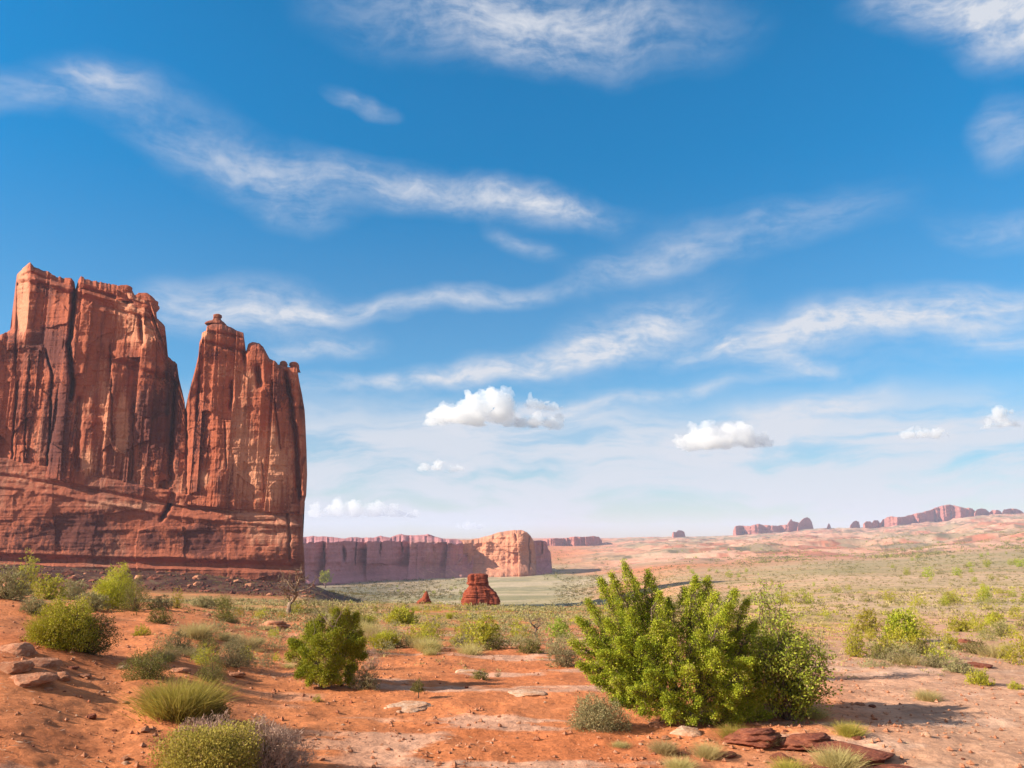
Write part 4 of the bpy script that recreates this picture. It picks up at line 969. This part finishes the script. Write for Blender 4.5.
# around the round juniper and the centre
S('sage_shrub', 'sage', 366, 690, 30, 22, 'grey shrub at the right foot of the round juniper', 'shrub', dense=320)
S('dark_shrub', 'pink', 372, 670, 22, 22, 'dark brown twiggy shrub behind the right side of round juniper', 'shrub', dense=260)
S('green_shrub', 'leafy', 317, 703, 11, 9, 'tiny bright yellow shrub on the soil before the round juniper', 'shrub', dense=120)
S('green_bush', 'leafy', 402, 624, 34, 16, 'bright green low bush in the middle ground right of round juniper', 'bush', dense=300)
S('green_bush', 'rabbit', 384, 650, 40, 18, 'wide yellowish brush right of the round juniper top', 'bush', dense=300)
S('dry_shrub', 'dry', 428, 652, 24, 14, 'olive straw tuft right of the wide yellowish brush', 'grass tuft', dense=240)
S('green_bush', 'leafy', 464, 640, 11, 28, 'narrow upright bright bush left of centre in middle ground', 'bush', dense=200)
S('green_bush', 'leafy', 486, 642, 34, 24, 'round bright green bush next to the narrow upright one', 'bush', dense=360)
S('sage_shrub', 'sage', 467, 648, 30, 12, 'low grey sage below the narrow upright bright bush', 'shrub', dense=220)
S('dark_shrub', 'dark', 493, 650, 30, 10, 'low dark flat shrub below the round bright green bush', 'shrub', dense=220)
S('dark_shrub', 'dark', 480, 680, 20, 10, 'small dark shrub on the pale slab in the middle', 'shrub', dense=220)
S('sage_shrub', 'sage', 498, 677, 9, 7, 'tiny grey shrub right of the dark one on pale slab', 'shrub', dense=120)
S('dark_shrub', 'dark', 531, 654, 30, 13, 'dark low shrub left of the big juniper in middle ground', 'shrub', dense=260)
S('sage_shrub', 'sage', 565, 668, 36, 24, 'grey sage touching the left edge of the big juniper', 'shrub', dense=300)
S('sage_shrub', 'sage', 556, 655, 24, 14, 'small grey sage behind the left edge of the big juniper', 'shrub', dense=240)
S('green_bush', 'leafy', 560, 638, 26, 20, 'dark green bush behind the left edge of big juniper', 'bush', mat=m_ash, dense=260)
S('sage_shrub', 'sage', 598, 732, 60, 30, 'grey green low shrub in front of the left side of big juniper', 'shrub', dense=1178, fine=.62)
for (px_, row_, w_, h_, k_, la) in [
    (664, 756, 34, 22, 'dry', 'pale dry grass tuft left of the grey boulder under big juniper'), (708, 760, 30, 26, 'dry', 'pale dry grass tuft right of the grey boulder'),
    (735, 742, 34, 24, 'grass', 'green yellow grass tuft in shade under the big juniper'), (765, 748, 24, 20, 'dry', 'dry grass tuft between dark ledges at bottom right'),
    (812, 720, 40, 18, 'dry', 'straw grass clump at the foot of the leafy shrub'), (850, 738, 36, 22, 'grass', 'green grass tuft on the dark ledge right of the leafy shrub'),
    (838, 772, 60, 30, 'dry', 'dry grass growing on the long dark red ledge'), (680, 775, 40, 22, 'dry', 'dry grass tuft on the bottom edge below the grey boulder'),
    (790, 778, 40, 26, 'grass', 'green grass tuft at the bottom edge before the dark ledge'), (620, 748, 26, 10, 'dry', 'tiny dry tuft below the grey green low shrub')]:
    S('grass_tuft', k_, px_, row_, w_ * .72, h_ * .68, la, 'grass tuft', dense=260)
# right flat
S('juniper_shrub', 'leafy', 903, 642, 38, 30, 'round dark green juniper shrub in the middle of the right flat', 'shrub', mat=m_jun2, dense=520)
S('green_bush', 'leafy', 856, 658, 24, 34, 'upright yellow green bush right of the leafy shrub on the flat', 'bush', dense=360)
S('dark_shrub', 'leafy', 868, 632, 24, 22, 'light green bush left of the round dark juniper shrub', 'bush', dense=300)
for (px_, row_, w_, h_, k_, la) in [
    (928, 702, 22, 12, 'dry', 'lone straw shrub on the bare sandy flat at right'), (980, 686, 26, 14, 'leafy', 'yellow green shrub beside the dark ledge on right flat'),
    (958, 674, 30, 14, 'sage', 'grey green shrub left of the dark ledge on the right flat'), (1003, 637, 20, 16, 'dark', 'dark round shrub near the right edge'),
    (960, 632, 24, 14, 'leafy', 'green shrub midway between round juniper shrub and right edge'), (995, 622, 18, 10, 'leafy', 'small green shrub above the dark round one at right edge'),
    (1016, 690, 14, 9, 'leafy', 'tiny yellow shrub at the right edge of the flat'), (925, 655, 30, 14, 'dark', 'dark low shrub below the round dark juniper shrub'),
    (900, 664, 34, 14, 'sage', 'wide grey shrub at the edge of the bare sandy flat'), (935, 668, 30, 12, 'sage', 'grey green mat of shrub on the edge of sandy flat'),
    (950, 650, 22, 16, 'leafy', 'yellow green shrub left of the dark red block'), (975, 655, 30, 12, 'dark', 'dark shrub just below the dark red block'), (880, 660, 22, 14, 'dark', 'dark shrub right of the upright yellow green bush')]:
    S('desert_shrub', k_, px_, row_, w_, h_, la, 'shrub', dense=260)

# dead trees: bare twisted wood
def dead_tree(name, label, px, row, hpx, lean, n, thick, seed, cat='dead tree'):
    global rng
    keep_, rng = rng, np.random.default_rng(seed)
    p = ground_hit(px, row); sc = p[1] / 812; H = hpx * sc
    o = empty(name, p); tag(o, label, cat)
    tr, br = Foliage(), Foliage()
    path = wander((0, 0, -.05 * H), (lean * H, .05 * H, .62 * H), 10, .16); tr.tube(path, thick * H, thick * .45 * H, 9)
    def grow(b, d, L_, r, lev):
        e = b + norm(d) * L_; pa = wander(b, e, 6, .22); br.tube(pa, r, r * .35, 5)
        if lev:
            for _ in range(3 if lev > 1 else 4):
                j = int(rng.integers(2, 6)); grow(pa[j], norm(d) * .6 + rng.normal(size=3) * .6 + np.array([0, 0, .3]), L_ * rng.uniform(.45, .7), r * .5, lev - 1)
    for k in range(n):
        j = int(rng.integers(4, 10)); a_ = rng.uniform(0, 6.28)
        grow(path[j], np.array([math.cos(a_), math.sin(a_) * .6, rng.uniform(.25, 1.2)]), H * rng.uniform(.22, .4), thick * H * .38, 2)
    link('trunk', tr.mesh('trunk', True), m_dead, o); link('branch', br.mesh('branch', True), m_dead, o)
    rng = keep_; return o
dead_tree('dead_tree', 'bare pale dead tree with twisted trunk standing before the cliff end', 288, 614, 47, .15, 9, .058, 4)
dead_tree('dead_shrub', 'bare brown dead shrub right of the twisted dead tree', 305, 612, 22, .05, 7, .03, 5, 'dead shrub')
dead_tree('dead_shrub', 'bare dark twisted snag left of the big juniper in middle ground', 537, 640, 28, -.25, 7, .05, 6, 'dead shrub')
dead_tree('dead_twig', 'pale grey dead twig sticking out above the round juniper', 336, 688, 92, -.05, 5, .012, 9, 'dead twig')
def tiny_tree(name, label, px, row, wpx, hpx, cat='small tree', mat=None):
    p = ground_hit(px, row); sc = p[1] / 812; o = empty(name, p); tag(o, label, cat)
    f_, t_ = Foliage(), Foliage()
    c, d = dome_pts(240, .8); s_ = wpx * sc; c = c * s_ + np.array([0, 0, hpx * sc * .38]); f_.tufts(c, d, .03 * s_, 12, .07 * s_, .028 * s_, .7)
    t_.tube(wander((0, 0, -.03), (.02, 0, hpx * sc * .55), 6, .08), .05 * s_, .03 * s_, 7)
    for q in c[::12]: t_.tube(wander((.01, 0, hpx * sc * .4), q, 4), .02 * s_, .006 * s_, 4)
    link('crown', f_.mesh('crown'), mat or m_jun2, o); link('trunk', t_.mesh('trunk', True), m_bark, o); return o
tiny_tree('seedling_tree', 'tiny dark tree with a short bare trunk on the red flat in the long shadow', 418, 698, 14, 14, mat=m_dark)
tiny_tree('juniper_tree', 'dark round juniper on the crest just right of the cliff foot', 325, 588, 15, 14, 'juniper')

# ---- scattered shrubs of the plain, every one an object of its own
PROTO = {}
for k_, h_, n_p in (('sage', .55, 3), ('dark', .6, 3), ('leafy', .75, 3), ('dry', .55, 2), ('rabbit', .7, 2)):
    PROTO[k_] = [shrub_meshes(k_, 130 if k_ != 'rabbit' else 240, h_, 9, 60 + i)[0] for i in range(n_p)]
    for me in PROTO[k_]: me.materials.append(LEAFM[k_])
PROTO['juniper'] = []
for i in range(3):
    me = shrub_meshes('leafy', 200, .9, 10, 80 + i)[0]; me.materials.append(m_jun2); PROTO['juniper'].append(me)
KIND_L = {'sage': ('sage_shrub', 'grey green sage shrub', 'shrub'), 'dark': ('dark_shrub', 'low dark olive shrub', 'shrub'), 'leafy': ('green_shrub', 'bright green rounded shrub', 'shrub'),
          'dry': ('grass_tuft', 'straw coloured dry grass tuft', 'grass tuft'), 'rabbit': ('green_shrub', 'bright yellow green broom shrub', 'shrub'), 'juniper': ('juniper_tree', 'distant dark green juniper', 'juniper')}
ZONES = [  # pixel box, how many, kinds, size range in metres, place
    (330, 600, 608, 655, 85, 'sage sage dark leafy dry rabbit dry sage', (.35, 1.1), 'scattered over the olive middle ground left of the big juniper'),
    (250, 560, 600, 616, 40, 'sage dark dry sage leafy', (.7, 1.6), 'near the far edge of the olive plateau below the mesa'),
    (745, 1030, 605, 668, 80, 'sage dark leafy sage dry leafy', (.4, 1.3), 'scattered on the sandy plain right of the big juniper'),
    (120, 330, 603, 672, 78, 'sage dark dry sage leafy dry', (.22, .65), 'dotted over the left slope between bigger bushes'),
    (640, 1030, 578, 606, 80, 'juniper dark leafy sage juniper', (1.2, 2.8), 'dotted over the pale plain below the right rise'),
    (556, 1030, 541, 578, 80, 'juniper juniper dark', (2.5, 5.5), 'dotted over the pink slickrock of the right rise'),
    (385, 590, 570, 601, 40, 'juniper dark', (1.8, 4.0), 'dotted over the green valley floor'),
]
rs = random.Random(21)
for (xa, xb, ya, yb, cnt, kinds, (s0, s1), place) in ZONES:
    kinds = kinds.split(); done = 0; tries = 0
    while done < cnt and tries < cnt * 12:
        tries += 1
        p = ground_hit(rs.uniform(xa, xb), rs.uniform(ya, yb))
        if p is None: continue
        if abs(p[0]) < .3 * p[1] and False: continue
        if fbm(p[0] / (.12 * p[1] + 3), p[1] / (.2 * p[1] + 3), 55., 2) < -.18: continue
        k_ = rs.choice(kinds); nm, lb, ct = KIND_L[k_]
        o = bpy.data.objects.new(nm, rs.choice(PROTO[k_])); COL.objects.link(o)
        s_ = rs.uniform(s0, s1); o.scale = (s_, s_ * rs.uniform(.8, 1.2), s_ * rs.uniform(.75, 1.15)); o.rotation_euler = (0, 0, rs.uniform(0, 6.28))
        o.location = (p[0], p[1], p[2] - .03 * s_)
        tag(o, lb + ' ' + place, ct, lb + 's ' + place); done += 1

# ---- low plants nobody could count
def cover(name, label, n, pxr, qr, size, mats, thr, seed, per=12, hgt=.34):
    r2 = np.random.default_rng(seed)
    px = r2.uniform(*pxr, n); q = np.exp(r2.uniform(math.log(qr[0]), math.log(qr[1]), n))
    x = (px - 512) / 812 * q; y = q
    m = (fbm(x / (.08 * q + 2), y / (.12 * q + 2), seed * 1.3, 3) + .18 * r2.normal(size=n)) > thr
    x, y, q = x[m], y[m], q[m]; z = terrain(x, y); s_ = r2.uniform(size[0], size[1], len(x)) * np.clip(q / 45, .6, 26)
    f_ = Foliage()
    o_ = r2.normal(size=(len(x), per, 3)) * np.array([.32, .32, .16]); o_[..., 2] = np.abs(o_[..., 2]) + .08
    c = np.stack([x, y, z], -1)[:, None] + o_ * s_[:, None, None]
    d = o_ + np.array([0, 0, .35]) + .25 * r2.normal(size=o_.shape)
    k = len(x) * per
    f_.leaves(c.reshape(-1, 3), d.reshape(-1, 3), np.repeat(s_, per) * hgt, np.repeat(s_, per) * .13, np.clip(np.repeat(r2.random(len(x)), per) + .15 * r2.normal(size=k), 0, 1))
    return tag(link(name, f_.mesh(name), mats), label, 'ground cover', None, 'stuff')
nl_ = 5000
al_ = rng.uniform(-R(34), R(34), nl_); ql_ = np.exp(rng.uniform(math.log(7.5), math.log(30), nl_)); xl_, yl_ = ql_ * np.tan(al_), ql_
kp = fbm(xl_ / 2.5, yl_ / 2.5, 49., 3) + .12 * rng.normal(size=nl_) > .02
lt_ = Foliage(); m_l = int(kp.sum()); dl_ = rng.normal(size=(m_l, 3)) * np.array([1, 1, .25])
lt_.leaves(np.c_[xl_[kp], yl_[kp], terrain(xl_[kp], yl_[kp]) + .015], dl_, rng.uniform(.04, .16, m_l), .010, rng.random(m_l))
tag(link('plant_litter', lt_.mesh('plant_litter'), m_pink), 'dry twigs and straw lying on the bare soil', 'litter', None, 'stuff')
cover('sage_cover', 'grey green low growth covering the middle ground', 8000, (140, 610), (26, 215), (.18, .42), m_sage, -.02, 201)
cover('grass_cover', 'dry straw grass between the shrubs of the plain', 7000, (120, 1060), (20, 200), (.14, .34), m_dry, .05, 202)
cover('dark_cover', 'dark low growth dotting the plain', 4500, (100, 1060), (28, 230), (.14, .36), m_dark, .08, 203)
cover('green_cover', 'bright green low growth dotting the plain', 3200, (330, 1060), (30, 220), (.14, .34), m_rab, .10, 204)
cover('plain_cover', 'olive low growth on the far right plain', 9000, (620, 1080), (70, 1100), (.07, .18), m_dark, .0, 205)
cover('scrub_cover', 'dark scrub gathered in patches on the right plain', 4200, (600, 1080), (110, 1100), (.10, .26), m_dark, .10, 209)
cover('hill_cover', 'dark scrub speckling the pink slickrock of the right rise', 12000, (545, 1080), (1050, 3600), (.10, .28), m_dark, .02, 208)
cover('slope_cover', 'dark brush on the rubble slope under the cliff', 2200, (-20, 400), (270, 400), (.06, .13), m_dark, .05, 206)
cover('valley_cover', 'dark brush along the foot of the mesa and valley floor', 3500, (330, 600), (420, 1100), (.10, .24), m_dark, .12, 207)

# ------------------------------------------------------------------ fair weather clouds: closed bodies of white vapour far away
cm = bpy.data.materials.new('cloud_vapour'); cm.use_nodes = True
cn = cm.node_tree.nodes; cn.clear()
co_ = cn.new('ShaderNodeOutputMaterial'); cv = cn.new('ShaderNodeVolumePrincipled')
cv.inputs['Color'].default_value = (1, 1, 1, 1); cv.inputs['Density'].default_value = .0034; cv.inputs['Anisotropy'].default_value = .1
cm.node_tree.links.new(cv.outputs[0], co_.inputs['Volume'])
CY = 15500.0
def cloud(label, lumps, seed):
    r3 = random.Random(seed); bm = bmesh.new()
    c0_ = at(np.mean([l[0] for l in lumps]), np.mean([l[1] for l in lumps]), CY)
    mb = bpy.data.metaballs.new('cloud_puff'); mb.resolution = 26; mb.render_resolution = 26; mb.threshold = .3
    sc = CY / 812
    for (px, row, r) in lumps:
        for _ in range(13):
            e = mb.elements.new(); a_ = r3.uniform(0, 6.28)
            P = at(px + r3.gauss(0, .40) * r, row + r3.gauss(-.1, .28) * r, CY + r3.gauss(0, .5) * r * sc) - c0_
            e.co = P; e.radius = r * sc * r3.uniform(.4, 1.15)
    ob = bpy.data.objects.new('cloud_puff', mb); COL.objects.link(ob)
    bpy.context.view_layer.update()
    me = bpy.data.meshes.new_from_object(ob.evaluated_get(bpy.context.evaluated_depsgraph_get()))
    bpy.data.objects.remove(ob)
    n = len(me.vertices); v = np.empty(n * 3, np.float32); me.vertices.foreach_get('co', v); v = v.reshape(-1, 3).astype(float)
    me.update(); nn = np.empty(n * 3, np.float32); me.vertices.foreach_get('normal', nn); nn = nn.reshape(-1, 3)
    bl = sum(a_ * np.abs(vnoise(v[:, 0] / l_ + seed, v[:, 1] / l_, v[:, 2] / l_) * 2 - 1) for l_, a_ in ((240, 110), (120, 70), (60, 42), (32, 22)))
    v = v + nn * (bl - 95 + 95 * fbm(v[:, 0] / 110 + seed, v[:, 1] / 90, v[:, 2] / 60, 4, .65))[:, None]
    zb = np.percentile(v[:, 2], 22); v[:, 2] = np.where(v[:, 2] < zb, zb + (v[:, 2] - zb) * .35, v[:, 2])
    me.vertices.foreach_set('co', v.astype(np.float32).ravel()); me.update()
    o = link('cloud', me, cm); o.location = c0_
    return tag(o, label, 'cloud')
cloud('largest white puffy cloud above the mesa', [(440, 420, 11), (455, 416, 14), (470, 414, 15), (485, 408, 16), (494, 398, 11), (500, 412, 14), (510, 424, 10), (478, 425, 12)], 1)
cloud('flat small white cloud at the lower right of the largest puffy cloud', [(520, 424, 8), (535, 423, 10), (552, 424, 9)], 2)
cloud('two tiny white puffs above the flat small cloud', [(530, 404, 7), (540, 408, 6), (556, 408, 6)], 3)
cloud('broad puffy white cloud over the far butte with a soft right end', [(682, 444, 9), (695, 440, 14), (712, 439, 15), (728, 440, 14), (744, 438, 12), (758, 442, 9), (768, 444, 6)], 4)
cloud('small flat white cloud near the right edge above the ridge', [(908, 436, 6), (922, 435, 7), (936, 435, 6), (946, 435, 4)], 5)
cloud('small puffy cloud with a tail at the right edge', [(988, 428, 6), (998, 413, 7), (1006, 424, 8), (1010, 412, 5)], 6)
cloud('faint small white cloud low above the mesa', [(425, 468, 6), (438, 466, 8), (452, 469, 6)], 7)
cloud('low long white cloud bank right of the cliff end', [(318, 514, 8), (335, 510, 10), (355, 511, 10), (375, 512, 10), (395, 514, 8), (412, 516, 6)], 8)
cloud('tiny white cloud just above the mesa top', [(458, 527, 4), (468, 525, 5), (477, 527, 4)], 9)

# ------------------------------------------------------------------ air
hm = bpy.data.materials.new('haze_air'); hm.use_nodes = True
hn = hm.node_tree.nodes; hn.clear()
ho = hn.new('ShaderNodeOutputMaterial'); hv = hn.new('ShaderNodeVolumePrincipled')
hv.inputs['Color'].default_value = (.66, .74, 1, 1); hv.inputs['Density'].default_value = 0.000075; hv.inputs['Anisotropy'].default_value = 0.0
hm.node_tree.links.new(hv.outputs[0], ho.inputs['Volume'])
bm = bmesh.new(); bmesh.ops.create_cube(bm, size=1.0)
for v in bm.verts: v.co = (v.co.x * 27000, v.co.y * 27000, v.co.z * 290 + 75)
me = bpy.data.meshes.new('haze'); bm.to_mesh(me); bm.free()
tag(link('haze', me, hm), None, None, None, 'stuff')
